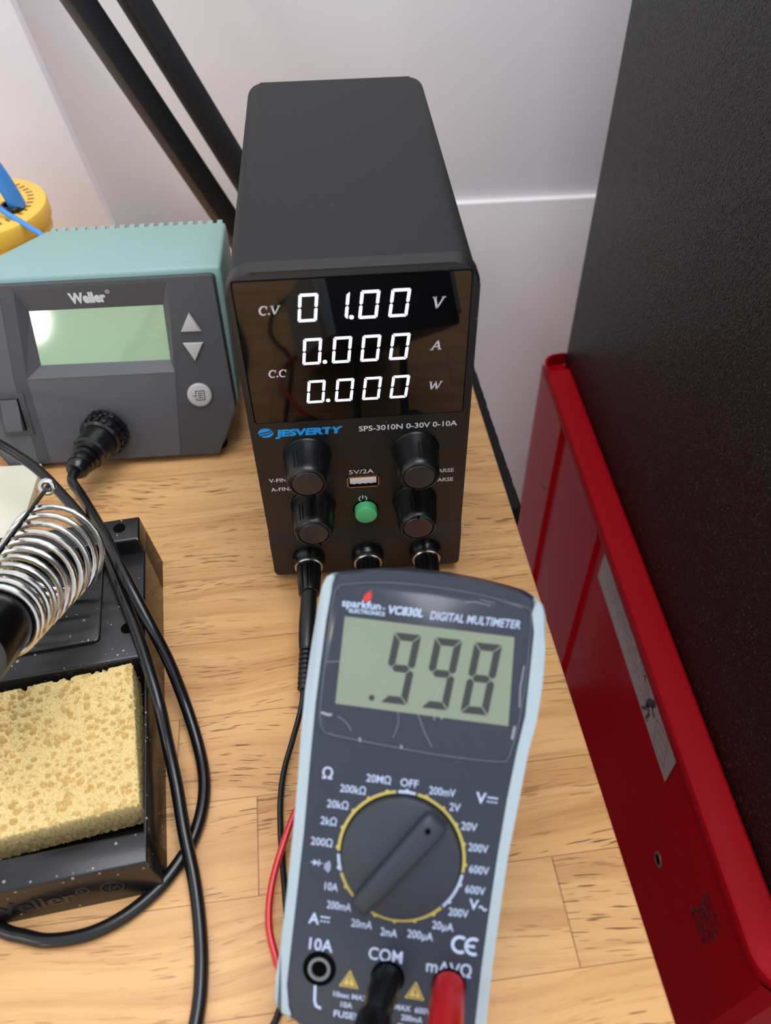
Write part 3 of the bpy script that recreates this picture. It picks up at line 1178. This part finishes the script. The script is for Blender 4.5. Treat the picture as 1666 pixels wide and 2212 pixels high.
# ================================================================== SOLDERING STATION
ST = R(16.6)
stn = thing('soldering_station', 'soldering station with mint green case and dark front panel, left of the power supply', 'soldering station',
            Matrix.Translation((-.12, .1, 0)))
SI = stn.matrix_world.inverted()
FP = SI @ frame((0, .0803, .004), (1, 0, 0), (0, sin(ST), cos(ST)), (0, -cos(ST), sin(ST)))
# case (loft between the panel plane and the rear)
mb = MB(F=SI)
fr = [(-57.3, 89.2), (-57.3, 26), (-68, 3.2), (-176, 3.2), (-186, 26), (-178, 89.2)]
re_ = [(-57.5, 88.6), (-57.5, 26), (-66, 3.2), (-152, 3.2), (-156, 26), (-143.8, 88.6)]
A = []
for (x, z) in fr:
    y = 80.3 + (z - 4) * math.tan(ST) + 6.0
    A.append(mb.v((x, y, z)))
B = [mb.v((x, 154.5, z)) for x, z in re_]
mb.face(A)
mb.face(list(reversed(B)))
for i in range(6):
    j = (i + 1) % 6
    mb.face([A[i], B[i], B[j], A[j]])
bmesh.ops.bevel(mb.bm, geom=[e for e in mb.bm.edges], offset=.0018, segments=3, affect='EDGES', profile=.5)
case = mb.build('case', 'teal', stn, label='mint green metal case')
mb = MB(F=SI)
for k in range(18):
    x = -60.6 - 4.72 * k
    mb.box(x - 1.35, 152.5, 40, x + 1.35, 157.0, 88.5, bevel=.5)
mb.build('cooling_ribs', 'teal', stn)
for fx, fy in ((-72, 92), (-165, 92), (-70, 145), (-145, 145)):
    mb = MB(F=SI)
    mb.lathe([(5, 0), (5, 3.4)], F=SI @ Matrix.Translation((fx * MM, fy * MM, 0)), n=20)
    mb.build('foot', 'deep_black', stn)
# panel plate with an opening
outl = [(-62.6, 87.9), (-61.4, 87.4), (-60.8, 86.2), (-58.9, 24.0), (-69.6, 0.2), (-70.6, -.2), (-174, -.2), (-186, 24), (-184, 87.9)]
hole = [(-149.2, 86.0), (-81.2, 86.3), (-84.8, 43.6), (-154.0, 44.2)]
mb = MB(F=FP)
for dep in (0, ):
    vo = [mb.v((x, y, 0)) for x, y in outl]
    vh = [mb.v((x, y, 0)) for x, y in hole]
    es = [mb.bm.edges.new((vo[i], vo[(i + 1) % len(vo)])) for i in range(len(vo))]
    es += [mb.bm.edges.new((vh[i], vh[(i + 1) % 4])) for i in range(4)]
    bmesh.ops.triangle_fill(mb.bm, edges=es, use_beauty=True)
vb = [mb.v((x - .0, y, -9.0)) for x, y in outl]
vb = [mb.v((x * 1.0 + .6 * (1 if x > -120 else -1), y, -6.0)) for x, y in outl]
for i in range(len(outl)):
    j = (i + 1) % len(outl)
    mb.face([vo[i], vb[i], vb[j], vo[j]])
panel = mb.build('front_panel', 'station_black', stn, smooth=20, label='charcoal front panel')
# lighter centre field below the screen
mb = MB(F=FP)
mb.prism(list(reversed([(-84.8, 43.3), (-89.3, .2), (-153.2, .2), (-153.9, 43.8)])), 0, .12)
mb.build('panel_field', 'station_zone', panel, smooth=0)
mb = MB(F=FP)
mb.prism(list(reversed([(-155.4, 87.5), (-160, 44), (-159.2, .2), (-173, .2), (-184.6, 24), (-184, 87.5)])), 0, .12)
mb.build('panel_field', 'station_zone', panel, smooth=0)
# recessed bezel
D = -4.0
inn = [(-146.2, 75.2), (-85.6, 74.9), (-86.6, 48.6), (-147.2, 49.4)]
mb = MB(F=FP)
oo = [mb.v((x, y, 0)) for x, y in hole]
ii = [mb.v((x, y, D)) for x, y in inn]
for i in range(4):
    j = (i + 1) % 4
    mb.face([oo[i], oo[j], ii[j], ii[i]])
bez = mb.build('display_bezel', 'station_zone', panel, smooth=0)
mb = MB(F=FP)
mb.prism(list(reversed([(-148, 76.5), (-84.4, 76.2), (-85.4, 47.6), (-148.8, 48.4)])), D - 1.2, D - .02)
mb.build('lcd', 'station_lcd', panel, smooth=0, label='pale green LCD, blank')
# brand lettering on the sloped strip above the screen
sl = math.atan2(4.0, 11.0)
FB = FP @ frame((0, .0862, .00022), (1, 0, 0), (0, cos(sl), sin(sl)), (0, -sin(sl), cos(sl)))
mb = MB(F=FB)
add_text(mb, 'Weller', (-118.2, -6.0, .0), 5.8, 16.4, 'c', .055)
mb.build('brand_name', 'logo_grey', panel, smooth=0, label='pale raised brand lettering')
mb = MB(F=FB)
mb.ring(.7, .95, 0, 360, 0, (-108.6, -3.4), 20)
add_text(mb, 'R', (-108.6, -3.4, 0), .8, None, 'c', .01)
mb.build('registered_mark', 'logo_grey', panel, smooth=0)


def tri_button(pts, name):
    mb = MB(F=FP)
    mb.prism(pts, -.3, 1.5, bevel=.5, seg=3)
    return mb.build(name, 'button_grey', stn, label='grey triangular button')


tri_button([(-78.6, 63.2), (-69.2, 63.0), (-73.6, 72.0)], 'up_button')
tri_button([(-74.2, 48.6), (-69.2, 57.6), (-78.6, 57.8)], 'down_button')
F = FP @ Matrix.Translation((-74.8 * MM, 31.7 * MM, 0))
mb = MB(F=F)
mb.lathe([(5.9, -.3), (5.9, .9), (5.6, 1.3), (5.0, 1.5), (0, 1.55)], n=36)
mbtn = mb.build('menu_button', 'button_grey', stn, label='round grey button with a list icon')
mb = MB(F=F)
for q in ([(-1.4, 2.3), (2.4, 2.3), (2.4, -2.3), (-1.4, -2.3)],):
    mb.ribbon([(-1.6, .9), (-1.6, 2.3), (2.4, 2.3), (2.4, -2.3), (-1.6, -2.3), (-1.6, -1.2)], .45, 1.55)
for k in (-1.1, 0, 1.1):
    mb.ribbon([(-.6, k), (1.5, k)], .5, 1.55)
mb.ribbon([(-3.2, 0), (-1.6, 0)], .4, 1.55)
mb.prism([(-2.0, .7), (-2.0, -.7), (-1.1, 0)], 1.55, 1.6)
mb.build('list_icon', 'icon_dark', mbtn, smooth=0)
# power switch
mb = MB(F=FP)
mb.prism(rrect(-171.5, 15.6, -157.4, 37.6, .6, 2), -.3, .5, bevel=.3)
sw = mb.build('power_switch', 'station_black', stn)
mb = MB(F=FP)
mb.box(-169.6, 18.6, .3, -160.2, 35.2, .55)
mb.build('switch_well', 'deep_black', sw, smooth=0)
mb = MB(F=FP)
prof = [(.4, 19.2), (3.6, 19.6), (3.2, 24), (1.4, 29), (.8, 34.8), (.4, 34.9)]
a = [mb.v((-169.2, z, d)) for d, z in prof]
b = [mb.v((-161.0, z, d)) for d, z in prof]
mb.face(a)
mb.face(list(reversed(b)))
for i in range(5):
    mb.face([a[i], b[i], b[i + 1], a[i + 1]])
mb.build('rocker', 'station_zone', sw, smooth=40)
mb = MB(F=FP)
mb.ring(.55, .75, 0, 360, 0, (-163.7, 41.2), 20)
mb.build('off_mark', 'icon_dark', panel, smooth=0)

# ================================================================== SOLDERING IRON CORD (plugged in the station)
ic = thing('soldering_iron_cord', 'thick black cord plugged into the soldering station, curling under the iron stand', 'cord', Matrix.Translation((-.12, .05, 0)))
II = ic.matrix_world.inverted()
q0, q1 = V((-121.6, 85.6, 20.0)), V((-131.5, 52.5, 22.5))
ax = axis_frame(q0 * MM, q1 * MM)
L_ = (q1 - q0).length
mb = MB(F=II @ ax)
mb.lathe([(9.4, -1), (10.4, 0), (10.4, 3.2), (9.0, 4.0), (10.2, 4.8), (10.2, 8.6), (9.0, 9.6)], n=40)
for row_, z0 in ((0, .4), (1, 5.2)):
    for k in range(18):
        a = 2 * pi * (k + .5 * row_) / 18
        mb.box(9.6, -1.1, z0, 11.2, 1.1, z0 + 3.0, F=II @ ax @ Matrix.Rotation(a, 4, 'Z'), bevel=.3)
mb.build('knurled_ring', 'cable_black', ic)
mb = MB(F=II @ ax)
mb.lathe([(8.4, 9.0), (8.5, 19.0), (7.6, 20.0), (7.5, 22.6), (5.6, 23.2), (6.6, 24.0), (6.6, 25.4), (4.9, 26.2), (5.8, 27.0), (5.8, 28.4), (4.7, 29.2), (5.6, 30), (5.5, 32.2), (4.2, 34.2), (2.4, 34.8)], n=36)
mb.build('plug', 'cable_black', ic)
B_path = [tuple(q0.lerp(q1, .93)), (-131.6, 47.5, 22.6), (-125.9, 37.9, 22.5), (-113.8, 15.4, 31), (-102.7, -5.7, 35.5), (-92.6, -25.3, 34.5), (-84.2, -40.2, 27), (-78.2, -50.8, 17.5), (-72.9, -63.3, 8), (-67.6, -78.5, 3.2), (-64.6, -91.3, 2.2),
          (-64.5, -102.3, 2.2), (-66.9, -112.6, 2.2), (-70.8, -119.9, 2.2), (-76.9, -127.9, 2.2), (-86.3, -135.3, 2.2), (-97.3, -139.9, 2.2), (-110.1, -140.8, 2.2), (-120.8, -138.2, 2.2), (-134, -136, 2.2), (-160, -150, 2.2), (-200, -190, 2.2)]
mb = MB(F=II)
mb.tube(smooth_path(B_path, 10), 2.25, 16)
mb.build('cable', 'cable_black', ic)
A_path = [(-300, 100, 46), (-220, 86, 44), (-175, 66, 41), (-159.6, 55.7, 39), (-143.8, 45.0, 34), (-129.6, 29.4, 31), (-115.7, 11.6, 29.0), (-105.8, -5.2, 30), (-96.4, -26.0, 28.6), (-86.6, -49.1, 26.5), (-79.2, -69.5, 22.6), (-76.2, -81.7, 15.5), (-72.6, -96.0, 9.4), (-68.9, -111.8, 7.0),
          (-65.0, -126.4, 3.4), (-62.2, -140.7, 2.2), (-60.7, -154.0, 2.2), (-61.3, -167.6, 2.2), (-66, -190, 2.2), (-80, -230, 2.2)]
mb = MB()
mb.tube(smooth_path(A_path, 10), 2.25, 16)
tag(mb.build('black_cord', 'cable_black'), 'thick black cord running over the iron stand and straight down to the front', 'cord')

# ================================================================== IRON STAND
SA = R(7.0)
FS = Matrix.Translation((-.0743, -.1276, 0)) @ Matrix.Rotation(SA, 4, 'Z')     # origin: front right corner; x right, y to the rear
stand = thing('iron_stand', 'black soldering iron stand with wire coil holder and sponge tray', 'iron stand', FS)
Wd = 112
mb = MB()


def loft_box(mb, x0, y0, x1, y1, z0, z1, dr):
    """box whose top is drawn in by dr"""
    b = [mb.v((x0, y0, z0)), mb.v((x1, y0, z0)), mb.v((x1, y1, z0)), mb.v((x0, y1, z0))]
    t = [mb.v((x0 + dr, y0 + dr, z1)), mb.v((x1 - dr, y0 + dr, z1)), mb.v((x1 - dr, y1 - dr, z1)), mb.v((x0 + dr, y1 - dr, z1))]
    fs = [mb.face(list(reversed(b))), mb.face(t)]
    for i in range(4):
        j = (i + 1) % 4
        fs.append(mb.face([b[i], b[j], t[j], t[i]]))
    es = [e for e in {e for f in fs for e in f.edges} if not (e.verts[0] in b and e.verts[1] in b)]
    bmesh.ops.bevel(mb.bm, geom=es, offset=.0009, segments=3, affect='EDGES', profile=.5)


# tray walls: front lip, right rim, left rim, floor
loft_box(mb, -Wd, 0, 0, 13.5, 0, 21.5, 1.6)
loft_box(mb, -4.6, 4, 0, 80, 0, 21.5, 1.6)
loft_box(mb, -Wd, 4, -Wd + 5, 80, 0, 21.5, 1.6)
mb.box(-Wd + 3, 8, 0, -3, 80, 4)
# deck and the raised rear block
loft_box(mb, -Wd, 74.5, 0, 144, 0, 25.0, 2.0)
loft_box(mb, -Wd, 126, 0, 144, 0, 33.0, 2.64)
mb.build('base', 'stand_black', stand)
mb = MB()
mb.prism(rrect(-Wd + 14, 86, -18.5, 126, 2), 24.8, 26.4, bevel=.6)
mb.build('deck_plate', 'stand_black', stand)
for hx, hy, hz in ((-10.6, 136.0, 33.0), (-8.5, 90.5, 25.0)):
    mb = MB()
    mb.lathe([(2.5, hz - .5), (2.5, hz + .12), (2.0, hz + .14), (1.75, hz + .03), (0, hz + .02)], F=Matrix.Translation((hx * MM, hy * MM, 0)), n=24)
    mb.build('screw_hole', 'deep_black', stand)
# embossed marks on the front face
fa = math.atan2(1.6, 21.5)
FF = frame((0, 0, 0), (1, 0, 0), (0, sin(fa), cos(fa)), (0, -cos(fa), sin(fa)))
mb = MB(F=FF)
add_text(mb, 'Weller', (-41.5, 9.6, .0), 7.2, 29, 'c', .02, h=.25)
mb.ring(1.7, 2.1, 0, 360, 0, (-24.2, 11.6), 24, h=.25)
add_text(mb, 'R', (-24.2, 11.6, 0), 1.8, None, 'c', .01, h=.25)
mb.build('brand_emboss', 'stand_emboss', stand, smooth=0)
mb = MB(F=FF)
mb.ring(3.3, 3.7, 0, 360, 0, (-15.3, 10.2), 30, h=.25)
mb.ribbon([(-16.8, 8.2), (-15.4, 12.2)], .35, 0, h=.25)
mb.ribbon([(-15.2, 8.4), (-14.8, 10.6), (-14.3, 9.4), (-13.8, 10.8), (-13.3, 8.6)], .35, 0, h=.25)
mb.build('round_emboss', 'stand_emboss', stand, smooth=0)
# holder: conical wire coil inclined towards the viewer, black tube at its mouth
SFI = FS.inverted()
C1 = V((-.1200, -.0095, .0415))
C0 = V((-.1188, -.0840, .0800))
axv = (C0 - C1)
Lc = axv.length / MM
FC = SFI @ axis_frame(C1, C0)
mb = MB(F=FC)
pts = []
NT = 11.0
N_ = int(NT * 30)
for i in range(N_ + 1):
    t = i / N_
    turn = 2 * pi * NT * t
    z = Lc * .76 * (t * .9 + .1 * t * t)
    z = Lc * .76 * (1 - (1 - t) ** 1.25) if t > 0 else 0
    r = 18.4 - 6.4 * (z / (Lc * .76)) ** .9
    a = -turn + R(95)
    pts.append((r * cos(a), r * sin(a), z))
mb.tube(pts, 1.12, 10)
mb.build('wire_coil', 'zinc_wire', stand, label='shiny silver wire coil')
mb = MB(F=FC)
z0, z1 = Lc * .76, Lc * 1.02
mb.lathe([(10.2, z0 - 5), (11.0, z0), (10.8, z1 - 1), (10.4, z1), (8.2, z1), (7.8, z1 - 1), (7.5, z0), (7.0, z0 - 5)], n=40)
mb.build('mouth_tube', 'tube_black', stand, label='black plastic tube at the coil mouth')
mb = MB(F=FC)
mb.lathe([(7.2, z1 - 9), (7.5, z1 - 3), (6.0, z1 - 3), (5.7, z1 - 9)], n=32)
mb.build('mouth_liner', 'dark_steel', stand)
# rod with an eyelet lying on top of the coil
e0 = V((-.1240, .0090, .0560))
e1 = V((-.1228, -.0510, .0800))
mb = MB(F=SFI)
d_ = (e1 - e0).normalized()
mb.tube([tuple((e0 - d_ * .003) / MM), tuple(e0 / MM), tuple(e1 / MM), tuple((e1 + V((-.006, -.012, -.004))) / MM)], .85, 10)
mb.build('support_rod', 'dark_steel', stand, label='dark steel rod over the coil')
mb = MB(F=SFI)
for k in range(1):
    ex, ey = V((1, 0, 0)), V((0, .62, .78))
    cpt = e0 + V((-.0002, .0005, 0))
    mb.tube([tuple((cpt + (ex * cos(2 * pi * i / 24) + ey * sin(2 * pi * i / 24)) * .0025) / MM) for i in range(24)], 1.05, 10, closed=True)
mb.build('eyelet', 'zinc_wire', stand)
# steel bracket under the coil that holds the rod
mb = MB()
mb.box(-58, 104, 26, -45, 107, 40, bevel=.4)
mb.box(-58, 104, 26, -45, 120, 27.2, bevel=.3)
mb.build('coil_bracket', 'nickel', stand)

# ================================================================== SPONGE
FG = Matrix.Translation((-.0806, -.1075, 0)) @ Matrix.Rotation(R(10.5), 4, 'Z')
GX, GY, ST_, SB_ = 78, 55.0, 23.5, 8.0
rs = random.Random(3)
pits = []
for _ in range(4200):
    r = .20 + rs.random() ** 9 * 1.05
    pits.append((rs.uniform(-GX, 0), rs.uniform(0, GY), r))
cell = 3.0
grid = {}
for p in pits:
    grid.setdefault((int(p[0] // cell), int(p[1] // cell)), []).append(p)


def sponge_h(x, y):
    h = .30 * noise.noise(V((x * .25, y * .25, 1))) + .26 * noise.noise(V((x * 1.1, y * 1.1, 4))) + .30 * noise.noise(V((x * 2.6, y * 2.6, 8)))
    cx_, cy_ = int(x // cell), int(y // cell)
    d = 0
    for i in (-1, 0, 1):
        for j in (-1, 0, 1):
            for (px_, py_, r) in grid.get((cx_ + i, cy_ + j), ()):
                q = math.hypot(x - px_, y - py_) / r
                if q < 1.0:
                    d = max(d, 2.2 * r * (1 - q * q) ** .8)
                elif q < 1.35:
                    d = max(d, -.18 * r * (1.35 - q) / .35) if d <= 0 else d
    return h - d


mb = MB()
nx, ny = 340, 240
gv = []
for j in range(ny + 1):
    rowv = []
    for i in range(nx + 1):
        x, y = -GX + GX * i / nx, GY * j / ny
        e = min(-x, x + GX, y, GY - y)
        z = ST_ + sponge_h(x, y) - (.5 * (1 - min(1, e / .8)) ** 2)
        jx = .25 * noise.noise(V((y * 1.1, x, 2))) if i in (0, nx) else 0
        jy = .25 * noise.noise(V((x * 1.1, y, 6))) if j in (0, ny) else 0
        rowv.append(mb.v((x + jx, y + jy, z)))
    gv.append(rowv)
for j in range(ny):
    for i in range(nx):
        mb.face([gv[j][i], gv[j][i + 1], gv[j + 1][i + 1], gv[j + 1][i]])
# sides with their own roughness
loop = [gv[0][i] for i in range(nx + 1)] + [gv[j][nx] for j in range(1, ny + 1)] + [gv[ny][i] for i in range(nx - 1, -1, -1)] + [gv[j][0] for j in range(ny - 1, 0, -1)]
inv_s = 1 / MM
prev = loop
for k in range(1, 13):
    new = []
    for vtx in loop:
        p = vtx.co * inv_s
        z = p.z + (SB_ - p.z) * k / 12
        nrm = V((0, 0, 0))
        if p.x > -.6: nrm.x = 1
        if p.x < -GX + .6: nrm.x = -1
        if p.y < .6: nrm.y = -1
        if p.y > GY - .6: nrm.y = 1
        a = .42 * noise.noise(V((p.x * 1.2, p.y * 1.2, z * 1.6))) + .25 * noise.noise(V((p.x * 3, p.y * 3, z * 3)))
        q = p + nrm * a
        new.append(mb.v((q.x, q.y, z)))
    m_ = len(loop)
    for i in range(m_):
        j = (i + 1) % m_
        mb.face([prev[i], new[i], new[j], prev[j]])
    prev = new
mb.face(prev)
sp = mb.build('sponge', 'sponge', smooth=80)
sp.matrix_world = FG
tag(sp, 'thick yellow cellulose sponge lying in the tray of the iron stand', 'sponge')

# ================================================================== CREAM PAD
mb = MB()
mb.box(-290, 21, 0, -157.6, 79, 5.2, bevel=.4)
pad = mb.build('notepad', 'cream', smooth=30)
tag(pad, 'flat cream pad lying in front of the soldering station at the left', 'notepad')

# ================================================================== YELLOW TIN AND BLUE CORD
FY = Matrix.Translation((-.1990, .2170, 0))
tin = thing('round_tin', 'round yellow tin with black sockets behind the soldering station', 'tin', FY)
mb = MB()
mb.lathe([(32.5, 0), (33.5, 1), (33.5, 56), (34.8, 57), (34.8, 62), (35.6, 63)], n=64)
mb.build('body', 'yellow_tin', tin)
mb = MB()
mb.lathe([(35.6, 62.5), (36.2, 64), (36.2, 71), (35.6, 72.4), (33.5, 73), (0, 73.4)], n=64)
mb.build('lid', 'yellow_tin', tin)
mb = MB()
for k in range(16):
    a = R(-70 + 9 * k)
    mb.box(26, -.6, 73.1, 29.5, .6, 73.3, F=Matrix.Rotation(a, 4, 'Z'))
mb.build('lid_print', 'lid_ink', tin, smooth=0)
for sx, sy in ((20, -6), (4, -8)):
    mb = MB()
    mb.lathe([(6.4, 72.8), (6.4, 75), (5.6, 76), (4.2, 76), (4.0, 74)], F=Matrix.Translation((sx * MM, sy * MM, 0)), n=28)
    mb.build('socket', 'socket_black', tin)
bc = thing('grounding_cord', 'bright blue cord with a moulded plug standing in the yellow tin', 'cord', Matrix.Translation((-.176, .212, .075)))
BI = bc.matrix_world.inverted()
mb = MB(F=BI)
pp = smooth_path([(-176, 212, 74.2), (-177.5, 211, 84), (-180.5, 210, 96), (-184.5, 209, 107), (-190, 208, 115), (-198, 207, 119)], 8)
rr_ = []
for i in range(len(pp)):
    t = i / (len(pp) - 1)
    rr_.append(4.6 if t < .45 else (4.6 - 2.6 * (t - .45) / .55) * (1 if (i % 4) < 2 else .86))
mb.tube(pp, rr_, 18)
mb.build('plug', 'blue_plug', bc)
mb = MB(F=BI)
mb.tube(smooth_path([(-240, 205, 100), (-210, 204, 96), (-190, 203, 84), (-177, 200, 74.8), (-166, 192, 71.5), (-157.5, 186, 66), (-152, 180, 40), (-150, 176, 5), (-140, 176, 2)], 8), 1.5, 10)
mb.tube(smooth_path([(-198, 207, 119), (-215, 206, 118), (-232, 205, 108), (-240, 205, 100)], 6), 1.5, 10)
mb.build('cable', 'blue_plug', bc)

# ================================================================== LAMP ARM
lamp = thing('desk_lamp', 'black desk lamp arm of two parallel square bars rising behind the instruments', 'lamp', Matrix.Translation((-.05, .27, 0)))
LI = lamp.matrix_world.inverted()


def bar(p0, p1, wx, wy, rot):
    z = (V(p1) - V(p0)).normalized()
    x = V((1, 0, 0)) - z * z.x
    x.normalize()
    y = z.cross(x)
    F = LI @ frame(V(p0) * MM, x, y, z) @ Matrix.Rotation(R(rot), 4, 'Z')
    mb = MB(F=F)
    Lb = (V(p1) - V(p0)).length
    mb.box(-wx / 2, -wy / 2, 0, wx / 2, wy / 2, Lb, bevel=.5)
    mb.build('arm_bar', 'lamp_black', lamp)


bar((-57.4, 250, 14), (-197.5, 250, 317), 12.6, 12.6, 40)
bar((-32.5, 250, 14), (-168.0, 250, 317), 12.0, 12.0, 40)
mb = MB(F=LI)
mb.box(-62, 244, 0, 8, 276, 14, bevel=2)
mb.build('clamp', 'lamp_black', lamp)

# ================================================================== LEANING BOARD
mb = MB()
c = [(-149.5, 292, 0), (-192.2, 292, 0), (-262, 330, 180), (-262, 344, 270), (-209, 344, 270)]
bx = V((1, 0, 0))
nrm = V((0, -.96, .28))
f = [mb.v(p) for p in c]
g = [mb.v(V(p) + V((0, 9, 0))) for p in c]
mb.face(f)
mb.face(list(reversed(g)))
for i in range(len(c)):
    j = (i + 1) % len(c)
    mb.face([f[i], g[i], g[j], f[j]])
tag(mb.build('leaning_board', 'board_white', smooth=0), 'white board leaning against the back wall at the left', 'board')

# ================================================================== RED TOOL CHEST
chest = thing('tool_chest', 'red steel tool chest standing right of the workbench', 'tool chest', Matrix.Translation((.36, .04, -.75)))
CI = chest.matrix_world.inverted()
XL, XR, YF, YR, ZT = 137.5, 640, -163, 232, -62
mb = MB(F=CI)
mb.box(142, YF + 3, -748, XR, YR, ZT - 8, bevel=2)
mb.build('carcass', 'chest_red', chest)
# side skin: posts and stepped panels between them
mb = MB(F=CI)
outx = [(YR, 136.6), (171, 136.6), (168, 139.4), (84, 139.4), (82, 138.0), (79, 138.0), (76, 140.6), (-64, 140.6), (-67, 138.4), (-82, 138.4), (-84, 136.4), (-148, 136.4), (-158, 138.2), (-163, 143), (-164.5, 150), (-164.5, 160)]
a = [mb.v((x, y, ZT - 6)) for y, x in outx]
b = [mb.v((x, y, -745)) for y, x in outx]
for i in range(len(outx) - 1):
    mb.face([a[i], a[i + 1], b[i + 1], b[i]])
mb.build('side_panel', 'chest_red', chest, smooth=25)
# rolled lip along the top edge, rounded at the front corner, open at the rear
mb = MB(F=CI)
path = [(0, 214), (0, 160), (0, 100), (0, 20), (0, -60), (0, -120), (0, -147)]
cr_ = 17
for i in range(0, 11):
    t = R(90 * i / 10)
    path.append((cr_ - cr_ * cos(t), -(164 - cr_) + 0 - cr_ * sin(t) + 0))
path += [(120, -164), (500, -164)]
sect = [(.6, -9), (0, -6), (.1, -2.0), (.7, -.6), (2.2, .1), (14.6, 1.6), (15.8, 1.0), (16.0, -6)]
rings = []
for i, (px_, py_) in enumerate(path):
    d0 = V(path[min(i + 1, len(path) - 1)]) - V(path[max(i - 1, 0)])
    d0.normalize()
    nr = V((-d0.y, d0.x))            # inward (to the right while going forward)
    ring = []
    for (q, z) in sect:
        ring.append(mb.v((135.2 + px_ + nr.x * q, py_ + nr.y * q, ZT + z)))
    rings.append(ring)
for a, b in zip(rings, rings[1:]):
    for i in range(len(sect) - 1):
        mb.face([a[i], b[i], b[i + 1], a[i + 1]])
mb.build('top_lip', 'lip_red', chest, smooth=22, label='bright red rolled lip')
# rear corner of the lip, a curved skin open at the top
mb = MB(F=CI)
pr_ = [(135.4, 213), (135.4, 221), (136.4, 227), (139.2, 231), (144, 233.4), (152, 234)]
a = [mb.v((x, y, ZT + .5)) for x, y in pr_]
b = [mb.v((x, y, ZT - 9)) for x, y in pr_]
a2 = [mb.v((x + 1.2, y - 1.0, ZT + .5)) for x, y in pr_]
b2 = [mb.v((x + 1.2, y - 1.0, ZT - 9)) for x, y in pr_]
for i in range(len(pr_) - 1):
    mb.face([a[i], a[i + 1], b[i + 1], b[i]])
    mb.face([a2[i], b2[i], b2[i + 1], a2[i + 1]])
    mb.face([a[i], a2[i], a2[i + 1], a[i + 1]])
mb.box(136.6, 213, ZT - 9, 152, 232, ZT - 8.2)
mb.build('lip_corner', 'lip_red', chest, smooth=50)
# tipping label, rivet holes, scuff
FL = CI @ frame((140.5 * MM, 0, 0), (0, -1, 0), (0, 0, 1), (-1, 0, 0))   # x towards the front, y up, z out to the left
mb = MB(F=FL)
mb.prism(rrect(-68, -104.5, 61.5, -79.5, .5, 2), 0, .15)
lab = mb.build('warning_label', 'label_paper', chest, smooth=0, label='pale strip label with a tipping pictogram')
mb = MB(F=FL)
rl_ = random.Random(11)
for k in range(6):
    y = -83 - 2.6 * k
    x = -50
    while x < 18:
        wd_ = rl_.uniform(2, 6)
        if rl_.random() < .8:
            mb.box(x, y - .3, .15, x + wd_, y + .3, .2)
        x += wd_ + 1
mb.build('label_text', 'label_grey', lab, smooth=0)
mb = MB(F=FL)
# stooping figure pushing a cabinet
mb.prism(disc_pts((29.5, -84.5), 2.0, 14), .15, .22)
mb.ribbon([(29, -86), (25.5, -90), (24.5, -94)], [4.2, 4.8, 3.6], .15, h=.07)
mb.ribbon([(28, -87.5), (31, -90.5), (34, -90)], 1.7, .15, h=.07)
mb.ribbon([(24.8, -93.5), (29, -96), (28, -101.5), (30, -101.8)], [2.6, 2.2, 1.7, 1.4], .15, h=.07)
mb.ribbon([(24, -93.5), (24.5, -98), (21.5, -102), (23, -102.4)], [2.6, 2.0, 1.6, 1.2], .15, h=.07)
mb.ribbon([(12, -86), (14, -84), (15, -86.6)], 1.2, .15, h=.07)
mb.build('label_pictogram', 'label_ink', lab, smooth=0)
mb = MB(F=FL)
mb.ribbon([(36, -88), (50, -83), (56, -100), (41, -102.5), (36, -88)], .45, .15, h=.07)
mb.ribbon([(38, -93), (51, -88.5)], .3, .15, h=.07)
mb.ribbon([(39.5, -98), (53, -94)], .3, .15, h=.07)
mb.build('label_pictogram', 'label_grey', lab, smooth=0)
for hy, hz, r in ((181.5, -141, 3.0), (-87.5, -135.5, 4.0)):
    F = CI @ frame((136.35 * MM, hy * MM, hz * MM), (0, -1, 0), (0, 0, 1), (-1, 0, 0))
    mb = MB(F=F)
    mb.lathe([(r, -.3), (r, .3), (r * .72, .45), (r * .66, .3)], n=24)
    h_ = mb.build('grommet', 'hole_metal', chest)
    mb = MB(F=F)
    mb.lathe([(r * .7, -.2), (r * .7, .32), (0, .33)], n=20)
    mb.build('grommet_hole', 'deep_black', h_)
mb = MB(F=CI @ frame((136.42 * MM, 0, 0), (0, -1, 0), (0, 0, 1), (-1, 0, 0)))
rp = random.Random(2)
for k in range(150):
    x = rp.uniform(118, 133.5)
    y = rp.uniform(-112, -84)
    mb.prism([(x + rp.uniform(-1.7, 1.7), y + rp.uniform(-1.7, 1.7)) for _ in range(3)], 0, .06 + .003 * k)
mb.build('label_residue', 'chest_scuff', chest, smooth=0, label='dark ragged sticker residue')
# drawer fronts on the front face
for k in range(4):
    mb = MB(F=CI)
    zt = -82 - 150 * k
    mb.box(168, -167.5, zt - 140, 600, -159, zt, bevel=2)
    dr = mb.build('drawer', 'chest_red', chest)
    mb = MB(F=CI)
    mb.box(260, -176, zt - 24, 510, -167, zt - 14, bevel=2)
    mb.build('drawer_handle', 'nickel', dr)

# ================================================================== BLACK CABINET ON THE CHEST
mb = MB()
mb.box(151.5, -150, ZT - 7.9, 560, 229.5, 420, bevel=1.5, seg=3)
bcab = mb.build('tool_cabinet', 'wrinkle_black')
tag(bcab, 'tall black cabinet with wrinkle-paint side standing on the red tool chest', 'cabinet')
